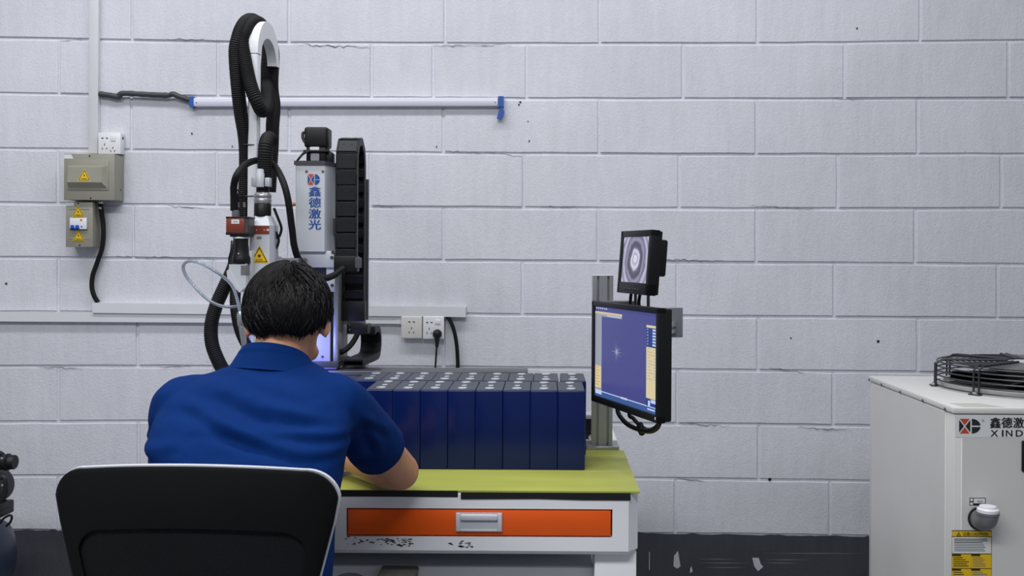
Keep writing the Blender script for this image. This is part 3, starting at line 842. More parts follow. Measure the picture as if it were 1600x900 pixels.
# ------------------------------------------------------------------ monitor post and its two screens
pd = 2.75
px0, px1 = P(929, 0, pd).x, P(961, 0, pd).x
pw = px1 - px0
ztop = P(940, 430, pd).z
post = thing('monitor_post', 'upright aluminium profile post carrying the two monitors', 'post', ((px0 + px1) / 2, pd + 0.03, BT))
def profile(w, dpt, slots_front, slots_side, s=0.0075, g=0.006):
    """outline of a slotted aluminium extrusion, front edge at y = 0"""
    pts = []
    def edge(p0, p1, n_in, cs):
        p0, p1, n_in = Vector(p0), Vector(p1), Vector(n_in)
        u = (p1 - p0).normalized()
        out = [p0]
        for c in cs:
            m = p0 + u * c
            out += [m - u * s / 2, m - u * s / 2 + n_in * g, m + u * s / 2 + n_in * g, m + u * s / 2]
        return out
    pts += edge((0, 0), (w, 0), (0, 1), slots_front)
    pts += edge((w, 0), (w, dpt), (-1, 0), slots_side)
    pts += edge((w, dpt), (0, dpt), (0, -1), slots_front)
    pts += edge((0, dpt), (0, 0), (1, 0), slots_side)
    return [(p.x, p.y) for p in pts]
# (poly seen from above: x along X, y along Y)
MB().prism(profile(pw, 0.05, [pw * 0.26, pw * 0.76], [0.025], 0.0062, 0.013), (px0, pd, BT + 0.0095), XU, YU, 0, ztop - BT - 0.012).build('profile', M['alu'], post, angle=30)
MB().bx(px0 - 0.0005, px1 + 0.0005, pd - 0.0005, pd + 0.0505, ztop - 0.0025, ztop, 0.0008, 1).build('end_cap', M['machine_grey'], post)
MB().bx(P(920, 0, 2.73).x, P(971.5, 0, 2.73).x, 2.726, 2.82, TOP + 0.0008, BT + 0.0092, 0.001, 1).build('foot_plate', M['alu'], post)
zc = P(0, 503, pd).z
p0, p1 = P(1020, 527, 2.80), P(1067, 481, 2.80)
MB().bx(p0.x, p1.x, 2.80, 2.808, p0.z, p1.z, 0.0008, 1).build('bracket_plate', M['plate_grey'], post)
# arm profile from the bracket plate to the back of the large monitor
a_, b_ = Vector((p1.x - 0.034, 2.80, P(0, 505, 2.8).z)), Vector((0.275, 2.48, P(0, 507, 2.60).z))
U = (b_ - a_).normalized(); V = ZU; Wd = U.cross(V)
L_ = (b_ - a_).length
sec = [(-0.015, -0.015), (0.015, -0.015), (0.015, -0.004), (0.009, -0.004), (0.009, 0.004), (0.015, 0.004), (0.015, 0.015), (-0.015, 0.015), (-0.015, 0.004), (-0.009, 0.004), (-0.009, -0.004), (-0.015, -0.004)]
MB().loft([[a_ + U * s + Wd * x + V * y for x, y in sec] for s in (0, L_)]).build('arm', M['alu'], post, angle=30)
MB().bx(px1 - 0.004, p1.x - 0.004, 2.8085, 2.838, P(0, 517, 2.8).z, P(0, 492, 2.8).z, 0.001, 1).build('cross_arm', M['alu'], post)
# small-monitor carrier
s0 = P(987, 470, 2.62)
MB().bx(px0 + 0.02, P(1000, 0, 2.7).x, 2.70, 2.7505, P(0, 474, 2.7).z, P(0, 465, 2.7).z, 0.001, 1).build('carrier', M['alu_dark'], post)
for xx, d_ in ((993, 2.60), (1013, 2.54)):
    MB().cyl(P(xx, 452, d_), P(xx, 500, d_), 0.0045, n=10).build('support_rod', M['alu_dark'], post)
MB().bx(P(991, 0, 2.6).x, P(1016, 0, 2.54).x, 2.53, 2.71, P(0, 494, 2.6).z, P(0, 490, 2.6).z, 0.001, 1).build('carrier_plate', M['alu_dark'], post)

def oriented(pL, pR):
    """frame for a panel whose left edge is at pL and right edge at pR (world x, y): U along the panel, N its outward normal"""
    U = Vector((pR.x - pL.x, pR.y - pL.y, 0)); w = U.length; U.normalize()
    return U, Vector((U.y, -U.x, 0)), w

# large monitor: left edge further away, right edge nearer, facing the person
pL, pR = P(929, 470, 2.60), P(1034, 486, 2.25)
U, Nn, W_ = oriented(pL, pR)
zt_, zb_ = pL.z, P(928, 626, 2.60).z
Hh = zt_ - zb_
ang = math.atan2(U.y, U.x)
mon = thing('monitor', 'large black monitor showing a slate blue drawing program', 'monitor', ((pL.x + pR.x) / 2, (pL.y + pR.y) / 2, zb_), ang)
# local frame: x along the panel, -y towards the viewer, z up
bz = 0.0135
fr = rrect(W_, Hh, 0.006, 3, 0, Hh / 2)
inn = [(-W_ / 2 + bz, bz * 1.35), (W_ / 2 - bz, bz * 1.35), (W_ / 2 - bz, Hh - bz), (-W_ / 2 + bz, Hh - bz)]
def lbox(x0, x1, y0, y1, z0, z1, bv=0.002): return MB().bx(x0, x1, y0, y1, z0, z1, bv)
def frame_mesh(W, Hh, bzl, bzr, bzb, bzt, y0, y1, bv=0.002):
    mb = MB()
    mb.bx(-W / 2, W / 2, y0, y1, 0, bzb, bv); mb.bx(-W / 2, W / 2, y0, y1, Hh - bzt, Hh, bv)
    mb.bx(-W / 2, -W / 2 + bzl, y0, y1, 0, Hh, bv); mb.bx(W / 2 - bzr, W / 2, y0, y1, 0, Hh, bv)
    return mb
frame_mesh(W_, Hh, bz, bz, bz * 1.35, bz, -0.009, 0.012).build('bezel', M['black'], mon, local=True)
lbox(-W_ / 2 + 0.002, W_ / 2 - 0.002, 0.006, 0.030, 0.002, Hh - 0.002, 0.004).build('back_shell', M['black'], mon, local=True)
lbox(-0.11, 0.11, 0.028, 0.052, 0.03, Hh - 0.04, 0.012).build('back_hump', M['black'], mon, local=True)
lbox(-0.05, 0.05, 0.050, 0.058, Hh * 0.42, Hh * 0.42 + 0.1, 0.002).build('mount_plate', M['alu_dark'], mon, local=True)
sw, sh, sx, sz = W_ - 2 * bz, Hh - 2.35 * bz, -W_ / 2 + bz, bz * 1.35
scr = MB().flat([(sx, sz), (sx + sw, sz), (sx + sw, sz + sh), (sx, sz + sh)], (0, -0.0030, 0), XU, ZU).build('screen', M['ui_blue'], mon, 'lit slate blue screen', local=True)
def ui(u0, u1, v0, v1, m, name, lift=0.0004):
    MB().flat([(sx + sw * u0, sz + sh * (1 - v1)), (sx + sw * u1, sz + sh * (1 - v1)), (sx + sw * u1, sz + sh * (1 - v0)), (sx + sw * u0, sz + sh * (1 - v0))], (0, -0.0030 - lift, 0), XU, ZU).build(name, M[m], scr, local=True)
ui(0, 1, 0.0, 0.035, 'ui_bar', 'title_bar')
for k in range(6):
    ui(0.015 + k * 0.035, 0.035 + k * 0.035, 0.010, 0.024, 'ui_light', 'menu_word', 0.0008)
ui(0, 0.46, 0.055, 0.105, 'ui_grey', 'tool_bar'); ui(0.0, 0.46, 0.055, 0.078, 'ui_cream', 'tool_bar', 0.0007)
for k in range(14):
    ui(0.02 + k * 0.03, 0.038 + k * 0.03, 0.066, 0.074, 'ui_orange', 'tool_icon', 0.001)
for k in range(8):
    ui(0.22 + k * 0.028, 0.238 + k * 0.028, 0.085, 0.098, 'ui_light', 'tool_icon', 0.001)
ui(0, 0.115, 0.105, 0.93, 'ui_grey', 'side_panel'); ui(0.005, 0.11, 0.66, 0.905, 'ui_cream', 'parameter_list', 0.0007)
for k in range(7):
    ui(0.012, 0.09 if k % 2 else 0.07, 0.675 + k * 0.032, 0.683 + k * 0.032, 'ui_orange', 'parameter_row', 0.001)
ui(0.84, 0.995, 0.125, 0.15, 'ui_cream', 'panel_header')
ui(0.84, 0.995, 0.15, 0.345, 'ui_deep', 'pen_list')
for k in range(6):
    ui(0.93, 0.985, 0.16 + k * 0.03, 0.178 + k * 0.03, 'ui_light', 'pen_row', 0.0008); ui(0.85, 0.87, 0.16 + k * 0.03, 0.172 + k * 0.03, 'ui_grey', 'pen_mark', 0.0008)
ui(0.84, 0.995, 0.345, 0.86, 'ui_cream', 'parameter_list', 0.0005)
for k in range(11):
    ui(0.855, 0.90 + 0.05 * ((k * 7) % 3) / 2, 0.36 + k * 0.030, 0.366 + k * 0.030, 'ui_orange' if k < 3 else 'ui_grey', 'parameter_row', 0.0009)
    ui(0.945, 0.985, 0.36 + k * 0.030, 0.366 + k * 0.030, 'ui_grey', 'parameter_row', 0.0009)
ui(0.84, 0.995, 0.86, 0.94, 'ui_deep', 'button_block'); ui(0.91, 0.985, 0.865, 0.90, 'ui_light', 'button', 0.0008); ui(0.87, 0.90, 0.88, 0.935, 'ui_light', 'button', 0.0008)
ui(0, 1, 0.935, 0.945, 'ui_light', 'status_line'); ui(0, 1, 0.945, 1.0, 'ui_task', 'task_bar')
ui(0.01, 0.12, 0.93, 0.975, 'ui_light', 'start_button', 0.0008); ui(0.45, 0.55, 0.93, 0.95, 'ui_light', 'status_word', 0.0008); ui(0.86, 0.97, 0.96, 0.975, 'ui_light', 'clock', 0.0008)
mb = MB()
cxs, czs = sx + sw * 0.375, sz + sh * 0.535
for k in range(14):
    g = 2 * math.pi * k / 14; r = 0.014 + 0.008 * ((k * 5) % 3)
    if k in (0, 7): r = 0.034
    mb.flat([(cxs + 0.0012 * math.cos(g + 1.6), czs + 0.0012 * math.sin(g + 1.6)), (cxs + 0.0012 * math.cos(g - 1.6), czs + 0.0012 * math.sin(g - 1.6)), (cxs + r * math.cos(g), czs + r * math.sin(g))], (0, -0.0034, 0), XU, ZU)
mb.build('drawing', M['ui_grey'], scr, local=True)
MB().flat(rrect(0.004, 0.007, 0.0018, 3, W_ / 2 - 0.012, 0.011), (0, -0.0094, 0), XU, ZU).build('power_light', M['ui_light'], mon, local=True)

# cables hanging behind the large monitor
mc = thing('monitor_cables', 'bundle of black cables looping under the large monitor', 'cable', P(1000, 660, 2.5))
for k, pts in enumerate((
    [(1000, 560, 2.58), (972, 615, 2.60), (965, 640, 2.58), (975, 658, 2.52), (990, 668, 2.47), (1012, 674, 2.40), (1027, 668, 2.36), (1034, 645, 2.33), (1040, 605, 2.33), (1036, 575, 2.34), (1030, 550, 2.35)],
    [(1006, 560, 2.55), (984, 640, 2.55), (990, 654, 2.52), (1002, 666, 2.46), (1014, 672, 2.41), (1028, 664, 2.37), (1033, 640, 2.34), (1036, 610, 2.35), (1033, 580, 2.36), (1028, 560, 2.36)])):
    MB().tube(spline([P(*p) for p in pts], 7), (0.0062, 0.0055)[k], 10).build('cable', M['black'], mc)
MB().tube(spline([P(1000, 664, 2.465), P(1001, 671, 2.44), P(1003, 676, 2.45)], 4), 0.009, 10).build('cable_tie', M['black_matte'], mc)

# small monitor, tilted back, with the live weld picture
pL, pR = P(968, 410, 2.60), P(1016, 412, 2.405)
U, Nn, Ws = oriented(pL, pR)
Hs = 0.166
small = thing('monitor', 'small black monitor with a grey weld picture', 'monitor', (pL.lerp(pR, 0.5).x, pL.lerp(pR, 0.5).y, P(968, 457, 2.60).z), 0)
small.rotation_euler = (math.radians(-4.2), 0, math.atan2(U.y, U.x))
frame_mesh(Ws, Hs, 0.017, 0.017, 0.030, 0.017, -0.008, 0.016, 0.002).build('bezel', M['black'], small, local=True)
lbox(-Ws / 2 + 0.002, Ws / 2 - 0.002, 0.008, 0.024, 0.002, Hs - 0.002, 0.003).build('back_shell', M['black'], small, local=True)
lbox(-Ws / 2 + 0.012, Ws / 2 - 0.012, 0.022, 0.046, 0.050, Hs - 0.022, 0.006).build('back_hump', M['black'], small, local=True)
lbox(-Ws / 2 - 0.008, -Ws / 2 + 0.001, 0.0, 0.014, 0.022, 0.038, 0.003).build('hinge', M['black'], small, local=True)
for k in range(6):
    MB().lathe([(0.0034, 0), (0.003, 0.002), (0.001, 0.0024)], (-0.045 + k * 0.018, -0.008, 0.012), (0, -1, 0), 10).build('button', M['charcoal'], small, local=True)
w2, h2 = Ws - 0.034, Hs - 0.047
so = bpy.data.objects.new('screen', MB().raw([(-w2 / 2, -h2 / 2, 0), (w2 / 2, -h2 / 2, 0), (w2 / 2, h2 / 2, 0), (-w2 / 2, h2 / 2, 0)], [(0, 1, 2, 3)]).mesh('screen', M['weld_picture'], fix=False))
COL.objects.link(so); so.parent = small; so['label'] = 'grey picture of a round weld'
so.location = (0, -0.0045, 0.030 + h2 / 2); so.rotation_euler = (math.pi / 2, 0, 0)
for xx in (986, 1000):
    q = spline([P(xx, 460, 2.545), P(xx - 1.5, 476, 2.56), P(xx + (-2 if xx < 990 else 6), 490, 2.60), P(xx + 4, 520, 2.62)], 5)
    tag(MB().tube(q, 0.0045, 8).build('signal_cable', M['black']), 'short black cable dropping from the small monitor, ' + ('left one' if xx < 990 else 'right one'), 'cable')
# ------------------------------------------------------------------ laser welding machine behind the bench
LX = -0.68
ax = thing('linear_axis', 'long flat grey axis cover behind the battery rows', 'machine axis', (-0.5, 2.94, TOP))
q1 = P(822, 582, 2.90)
MB().bx(-0.80, q1.x, 2.90, 2.985, TOP + 0.001, 0.951, 0.002).build('axis_body', M['charcoal'], ax)
MB().bx(-0.80, q1.x + 0.004, 2.896, 2.99, 0.951, 0.9645, 0.003).build('axis_cover', M['alu_dark'], ax)
MB().bx(-0.80, -0.5, 2.985, 3.17, TOP + 0.001, 0.93, 0.003).build('base_block', M['machine_grey'], ax)

# upright Z column with motor, brand panel and vertical drag chain
col = thing('laser_machine_column', 'silver upright laser machine column with blue Chinese lettering and black motor', 'machine', (LX, 2.95, 0.93))
fz0, fz1 = P(0, 390, 2.85).z, P(490, 258, 2.85).z
xA, xB, xC = P(463, 0, 2.85).x, P(509, 0, 2.85).x, P(523, 0, 2.905).x
def extr(poly, z0, z1): return MB().prism(poly, (0, 0, z0), XU, YU, 0, z1 - z0)
hp = [(xA + 0.003, 2.85), (xB, 2.85), (xC, 2.90), (xC, 2.98), (xA, 2.98), (xA, 2.856)]
extr(hp, fz0, fz1).build('housing', M['housing'], col, angle=20)
cp = [(xA - 0.003, 2.846), (xB + 0.001, 2.846), (xC + 0.003, 2.898), (xC + 0.003, 2.983), (xA - 0.003, 2.983)]
extr(cp, fz1, fz1 + 0.0125).build('top_cap', M['charcoal'], col, angle=20)
MB().bx(xC, xC + 0.010, 2.93, 2.985, fz0 - 0.02, fz1 + 0.012, 0.001, 1).build('edge_strip', M['charcoal'], col)
for xx in (479, 504.5):
    p = P(xx, 268, 2.85); MB().lathe([(0.0042, 0), (0.004, 0.001), (0.002, 0.0012)], p, (0, -1, 0), 12).build('screw', M['alu_dark'], col)
p = P(459.5, 319, 2.87); MB().lathe([(0.004, 0), (0.004, 0.010), (0.006, 0.010), (0.006, 0.014)], (xA, 2.88, p.z), (-1, 0, 0), 10).build('set_screw', M['brass'], col)

def logo(parent, c, w, h, d, red, dark, side):
    """brand mark: a square split by an X (red above and below, dark at the sides) beside a D of two quarter bars"""
    x, z = c
    sq = w * 0.52; g = w * 0.035
    def tri(p, m, nm): MB().flat(p, (0, d, 0), XU, ZU).build(nm, m, parent, fix=False)
    x0, x1, z0, z1 = x - w / 2, x - w / 2 + sq, z - h / 2, z + h / 2
    mx_, mz = (x0 + x1) / 2, (z0 + z1) / 2
    tri([(x0 + g, z1), (mx_, mz + g * 1.2), (x1 - g, z1)], M[red], 'brand_mark'); tri([(x0 + g, z0), (x1 - g, z0), (mx_, mz - g * 1.2)], M[red], 'brand_mark')
    tri([(x0, z0 + g * 1.4), (mx_ - g, mz), (x0, z1 - g * 1.4)], M[side], 'brand_mark'); tri([(x1, z0 + g * 1.4), (x1, z1 - g * 1.4), (mx_ + g, mz)], M[side], 'brand_mark')
    xs = x1 + w * 0.07; rx = x + w / 2 - xs; n = 10
    for sgn in (1, -1):
        arc = [(xs, mz + sgn * g)] + [(xs + rx * math.cos(t_), mz + sgn * max(g, (h / 2) * math.sin(t_))) for t_ in [math.asin(2 * g / h) + (math.pi / 2 - math.asin(2 * g / h)) * k / n for k in range(n + 1)]] 
        if sgn < 0: arc = arc[::-1]
        tri(arc, M[dark], 'brand_mark')
logo(col, (P(492, 0, 2.85).x, P(492, 280.5, 2.85).z), 0.0365, 0.0325, 2.8492, 'brand_red', 'brand_blue', 'brand_blue')
for ch, y in (('鑫', 299.2), ('德', 316.6), ('激', 334), ('光', 351)):
    text_flat(ch, P(492, y, 2.85), XU, ZU, 0.0355, 0.029, 0.022, 0.0007).build('lettering', M['brand_blue'], col, fix=False)

# motor on top
mz0 = fz1 + 0.0125
mz = lambda y: P(0, y, 2.91).z
mxa, mxb = P(476, 0, 2.88).x, P(513, 0, 2.88).x
mo = MB().bx(mxa, mxb, 2.88, 2.945, mz(229), mz(197), 0.008, 3).build('motor', M['black'], col, 'black servo motor')
MB().bx(mxa + 0.006, mxb - 0.006, 2.884, 2.942, mz0, mz(228), 0.004).build('motor_flange', M['black'], mo)
MB().bx(P(486.5, 0, 2.88).x, P(500.5, 0, 2.88).x, 2.8795, 2.885, mz0 + 0.003, mz(238), 0.001, 1).build('coupling_window', M['steel'], mo)
MB().bx(P(485.5, 0, 2.88).x, P(500, 0, 2.88).x, 2.8785, 2.885, mz(234), mz(228.5), 0.001, 1).build('rating_plate', M['paper'], mo)
MB().bx(mxb - 0.012, mxb + 0.012, 2.89, 2.93, mz0, mz(236), 0.003).build('connector', M['black'], mo)
MB().bx(mxa - 0.001, mxb + 0.002, 2.876, 2.95, mz(236.5), mz(233), 0.002).build('motor_rim', M['black'], mo)
MB().tube(spline([Vector((mxa + 0.004, 2.90, mz(205))), Vector((mxa - 0.006, 2.895, mz(206))), Vector((mxa - 0.005, 2.89, mz(215))), Vector((mxa + 0.004, 2.885, mz(222)))], 5), 0.0045, 8).build('motor_cable', M['black'], mo)
for k in (0, 1):
    MB().tube(spline([P(482 + 2 * k, 236, 2.87), P(474, 239 + 2 * k, 2.865), P(468 + k, 246, 2.86), P(464 + k, 251, 2.868)], 5), 0.0024, 8).build('motor_cable', M['black'], mo)

# carriage plates and lower column
MB().bx(P(470, 0, 2.86).x, P(524, 0, 2.86).x, 2.862, 2.875, P(0, 415, 2.86).z, P(0, 389, 2.86).z, 0.002).build('carriage_plate', M['housing'], col)
cz0, cz1 = P(0, 453, 2.87).z, P(0, 415, 2.87).z
MB().bx(P(512, 0, 2.87).x, P(525.5, 0, 2.87).x, 2.872, 2.885, cz0, cz1, 0.001, 1).build('carriage_plate', M['housing'], col)
for (x, y) in ((520, 394), (518.5, 402.5), (518.5, 414.5), (519, 446)):
    MB().lathe([(0.0052, 0), (0.005, 0.002), (0.003, 0.002), (0.003, 0.0006)], P(x, y, 2.8615 if y < 413 else 2.8715), (0, -1, 0), 12).build('bolt', M['alu_dark'], col)
lz0, lz1 = P(0, 562, 2.93).z, P(0, 398, 2.93).z
la, lb, lc, ld = P(462, 0, 2.92).x, P(519, 0, 2.92).x, P(523, 0, 2.92).x, P(534, 0, 2.95).x
MB().bx(la, lb, 2.92, 3.06, lz0, lz1, 0.002).build('lower_housing', M['housing'], col)
MB().bx(lb, lc, 2.93, 3.06, lz0, lz1).build('slot_strip', M['slot'], col)
MB().bx(lc, ld, 2.925, 3.07, lz0, lz1 + 0.02, 0.002).build('side_rail', M['alu'], col)
MB().bx(P(470, 0, 2.89).x, P(513, 0, 2.89).x, 2.895, 2.925, P(0, 432, 2.89).z, P(0, 402, 2.89).z, 0.002).build('slide_block', M['alu_dark'], col)
MB().bx(P(478, 0, 2.89).x, P(510, 0, 2.89).x, 2.889, 2.897, P(0, 411, 2.89).z, P(0, 408, 2.89).z, 0.0008, 1).build('slide_groove', M['charcoal'], col)
for xx in (480, 504):
    MB().lathe([(0.004, 0), (0.004, 0.0015), (0.001, 0.002)], P(xx, 557.5, 2.92), (0, -1, 0), 10).build('screw', M['charcoal'], col)
MB().bx(la - 0.012, P(532, 0, 2.91).x, 2.905, 3.08, P(0, 571, 2.91).z, P(0, 562, 2.91).z, 0.002).build('foot_flange', M['charcoal'], col)
MB().bx(la - 0.006, P(529, 0, 2.915).x, 2.915, 3.08, 0.966, P(0, 571, 2.91).z, 0.002).build('pedestal', M['machine_grey'], col)
p = P(549, 566, 3.05)
MB().prism([(-0.03, -0.02), (0.045, -0.02), (0.045, 0.006), (0.03, 0.012), (-0.03, 0.012)], (p.x, 3.05, p.z), XU, ZU, -0.05, 0.0).build('pedestal_wing', M['green'], col)

def chain_links(parent, path, width, thick, pitch, across, m=M['chain'], name='chain_link'):
    """a link at every pitch along path; across = unit vector of the chain's width. Alike links share one mesh."""
    q = resample(spline(path, 10), pitch)
    L = pitch * 0.94
    mb = MB()
    mb.box((0, 0, thick * 0.44), (width * 0.88, L, thick * 0.12), 0.0012, 1)
    mb.box((0, 0, thick * 0.30), (width * 0.88, pitch * 1.08, thick * 0.10))
    mb.box((0, 0, -thick * 0.44), (width * 0.88, L * 0.6, thick * 0.12), 0.0012, 1)
    for s in (-1, 1):
        mb.box((s * width * 0.46, 0, 0), (width * 0.08, pitch * 1.12, thick), 0.0015, 1)
    for s in (-1, 1):
        mb.box((s * width * 0.2, L * 0.18, thick * 0.505), (0.005, 0.005, 0.0012))
    me = mb.mesh(name, m)
    inv = world_matrix(parent).inverted()
    for a, b in zip(q, q[1:]):
        t = (b - a).normalized(); x = Vector(across); n = x.cross(t).normalized()
        R = Matrix((x, t, n)).transposed().to_4x4()
        o = bpy.data.objects.new(name, me); COL.objects.link(o); o.parent = parent
        o.matrix_basis = inv @ Matrix.Translation((a + b) / 2) @ R
    return q

chx, chw = -0.5885, 0.064
zb1 = P(0, 415, 2.85).z
rad, ycen = 0.061, 2.862 + 0.061
zcen = P(0, 209, 2.9).z - rad - 0.012
path = [Vector((chx, 2.862, zb1 + 0.01 + (zcen - zb1 - 0.01) * k / 4)) for k in range(5)]
path += [Vector((chx, ycen - rad * math.cos(g), zcen + rad * math.sin(g))) for g in [math.pi * k / 6 for k in range(1, 6)]]
zr = P(0, 492, 2.98).z
path += [Vector((chx, ycen + rad, zcen + (zr - zcen) * k / 5)) for k in range(0, 6)]
ch = bpy.data.objects.new('drag_chain', None); COL.objects.link(ch); ch.parent = col; ch.location = (0, 0, 0)
chain_links(ch, path, chw, 0.024, 0.0455, (1, 0, 0))
MB().bx(chx - chw / 2 - 0.003, chx + chw / 2 + 0.002, 2.848, 2.886, zb1 - 0.012, zb1 + 0.035, 0.002).build('chain_end', M['black'], ch)
MB().bx(chx + chw / 2 - 0.004, chx + chw / 2 + 0.014, 2.846, 2.856, zb1 + 0.000, zb1 + 0.030, 0.001, 1).build('end_bracket', M['alu_dark'], ch)
MB().bx(chx - chw / 2 - 0.004, chx + chw / 2 + 0.003, ycen + rad - 0.016, ycen + rad + 0.012, zr - 0.012, zr + 0.05, 0.002).build('chain_end', M['black'], ch)
# back plate of the chain and bracket under it
MB().bx(chx - 0.036, P(578.5, 0, 3.02).x, 3.012, 3.024, P(0, 496, 3.02).z, P(0, 277, 3.02).z, 0.001, 1).build('chain_plate', M['alu_dark'], col)
MB().bx(xC, chx - 0.02, 2.90, 2.93, fz0 + 0.05, fz0 + 0.10, 0.001, 1).build('chain_carrier', M['charcoal'], col)
MB().bx(ld - 0.004, P(576, 0, 3.02).x, 3.00, 3.012, P(0, 504, 3.0).z, P(0, 494, 3.0).z, 0.001, 1).build('lower_bracket', M['machine_grey'], col)
MB().bx(P(544, 0, 2.98).x, P(577, 0, 2.98).x, 2.985, 3.05, P(0, 519, 2.98).z, P(0, 504, 2.98).z, 0.002).build('lower_bracket', M['black'], col)
for y in (507.5, 515):
    MB().lathe([(0.0022, 0), (0.002, 0.001), (0.0008, 0.0012)], P(546.5, y, 2.985), (0, -1, 0), 8).build('rivet', M['steel'], col)
MB().tube(spline([P(561, 516, 3.0), P(556, 527, 2.99), P(549, 538, 2.98), P(541, 546, 2.96), P(533, 550, 2.96), P(522, 553, 2.99)], 6), 0.0085, 10).build('cable', M['black_matte'], col)

# floor-level drag chain lying on the axis
hx = P(583, 0, 3.17).x
dc = thing('drag_chain', 'low black drag chain curling up behind the back battery row', 'cable chain', (hx, 3.1, 0.966))
zl, zh = P(0, 572, 3.16).z + 0.0, P(0, 509, 3.16).z
zl = 0.985
r_ = (zh - zl) / 2; zc_ = (zh + zl) / 2
path = [Vector((hx - 0.012, 2.93, zl)), Vector((hx - 0.006, 3.0, zl)), Vector((hx, 3.08, zl)), Vector((hx, 3.13, zl))]
path += [Vector((hx, 3.13 + r_ * math.sin(g), zc_ - r_ * math.cos(g))) for g in [math.pi * k / 7 for k in range(1, 7)]]
path += [Vector((hx, 3.13, zh)), Vector((hx, 3.07, zh))]
chain_links(dc, path, 0.066, 0.020, 0.022, (1, 0, 0))
for k in range(4):
    MB().box((hx - 0.021 + k * 0.013, 3.060, zh + 0.005), (0.0032, 0.012, 0.014), 0.001, 1).build('yellow_clip', M['yellow'], dc, 'yellow clip at the chain end')
MB().bx(hx - 0.034, hx + 0.033, 3.058, 3.075, zh - 0.014, zh + 0.013, 0.002).build('chain_end', M['black'], dc)

# ------------------------------------------------------------------ laser head and camera
hd = 2.72
lh = thing('laser_head', 'silver laser welding head with yellow laser warning triangle', 'laser head', P(411, 440, hd + 0.03))
S = hd / F
xc = P(411, 0, hd).x
def zy(y, d=hd): return P(411, y, d).z
bl, br_, bc = P(391.5, 0, hd).x, P(423.5, 0, hd).x, P(432, 0, hd + 0.03).x
body = [(bl + 0.002, hd), (br_, hd), (bc, hd + 0.018), (bc, hd + 0.065), (bl, hd + 0.065), (bl, hd + 0.003)]
z0, z1 = zy(452), zy(352)
MB().prism(body, (0, 0, z0), XU, YU, 0, z1 - z0).build('body', M['housing'], lh, angle=20)
ccx, ccy = (bl + bc) / 2, hd + 0.032
def shrink(k): return [Vector((ccx + (x - ccx) * k, ccy + (y - ccy) * k, 0)) for x, y in body]
MB().loft([[p + ZU * z1 for p in shrink(1.0)], [p + ZU * zy(339) for p in shrink(0.66)], [p + ZU * zy(337) for p in shrink(0.6)]]).build('shoulder', M['housing'], lh, angle=20)
hx_ = P(412, 0, hd + 0.03).x
def ringz(prof, m, nm, n=28): MB().lathe([(r, zy(y, hd + 0.03)) for r, y in prof], (hx_, hd + 0.032, 0), (0, 0, 1), n).build(nm, m, lh)
ringz([(0.0235, 338.5), (0.0240, 337), (0.0240, 319), (0.0225, 318)], M['black'], 'black_collar')
ringz([(0.0236, 318), (0.0245, 316), (0.0245, 311), (0.0232, 310), (0.0250, 308), (0.0250, 305), (0.0215, 302), (0.019, 300.5)], M['alu'], 'steel_collar')
ringz([(0.0180, 301), (0.0180, 292), (0.0195, 291), (0.0195, 286)], M['black'], 'neck')
MB().lathe([(0.0115, zy(292)), (0.0120, zy(290)), (0.0120, zy(271)), (0.0105, zy(270)), (0.0105, zy(266)), (0.0085, zy(263.5))], (hx_ - 0.002, hd + 0.012, 0), (0, 0, 1), 20).build('fibre_plug', M['machine_grey'], lh)
for s in (-1, 1):
    MB().bx(hx_ + s * 0.0195 - 0.007, hx_ + s * 0.0195 + 0.007, hd + 0.008, hd + 0.03, zy(291), zy(277 if s < 0 else 277), 0.002).build('clamp_ear', M['machine_grey'], lh)
# printed band, oval mark, warning triangle
f0, f1 = P(393, 366, hd), P(421, 353, hd)
lb_ = MB().flat([(f0.x, f0.z), (f1.x, f0.z), (f1.x, f1.z), (f0.x, f1.z)], (0, hd - 0.0006, 0), XU, ZU).build('label_band', M['camera_red'], lh, 'brick red label band', fix=False)
for (x, w) in ((396, 0.0035), (401, 0.003), (413, 0.004), (418.5, 0.005)):
    p = P(x, 359.5, hd); MB().flat([(p.x - w / 2, p.z - 0.001), (p.x + w / 2, p.z - 0.001), (p.x + w / 2, p.z + 0.0012), (p.x - w / 2, p.z + 0.0012)], (0, hd - 0.0011, 0), XU, ZU).build('print_mark', M['paper'], lb_, fix=False)
for x in (393.8, 418.7):
    p = P(x, 359.2, hd)
    MB().tube([(p.x + 0.003 * math.cos(g), hd - 0.001, p.z + 0.003 * math.sin(g)) for g in [2 * math.pi * k / 12 for k in range(12)]], 0.0006, 5, closed=True).build('print_ring', M['paper'], lb_)
p = P(405, 371.5, hd)
MB().flat([(p.x + 0.008 * math.cos(g), p.z + 0.0042 * math.sin(g)) for g in [2 * math.pi * k / 18 for k in range(18)]], (0, hd - 0.0006, 0), XU, ZU).build('oval_mark', M['grey_print'], lh, fix=False)
p = P(405.3, 409.5, hd)
warning_sign('warning_sign', (p.x, hd - 0.0004, p.z), XU, ZU, 0.047, lh, bolt=False)
MB().tube(spline([P(428, 325, hd + 0.035), P(434, 340, hd + 0.04), P(439.5, 356, hd + 0.045), P(437, 368, hd + 0.045), P(433, 372, hd + 0.05)], 6), 0.0040, 8).build('side_cable', M['black'], lh)
MB().tube(spline([P(431, 362, hd + 0.04), P(435.5, 374, hd + 0.045), P(434, 383, hd + 0.045), P(431, 388, hd + 0.045)], 6), 0.0036, 8).build('side_cable', M['black'], lh)
MB().bx(bc - 0.004, P(474, 0, 2.80).x, 2.765, 2.862, zy(440, 2.8), zy(403, 2.8), 0.003).build('mount_arm', M['alu_dark'], lh)
MB().lathe([(0.010, 0), (0.010, 0.006), (0.004, 0.006)], P(437, 406, 2.765), (0, -1, 0), 16).build('clamp_screw', M['steel'], lh)
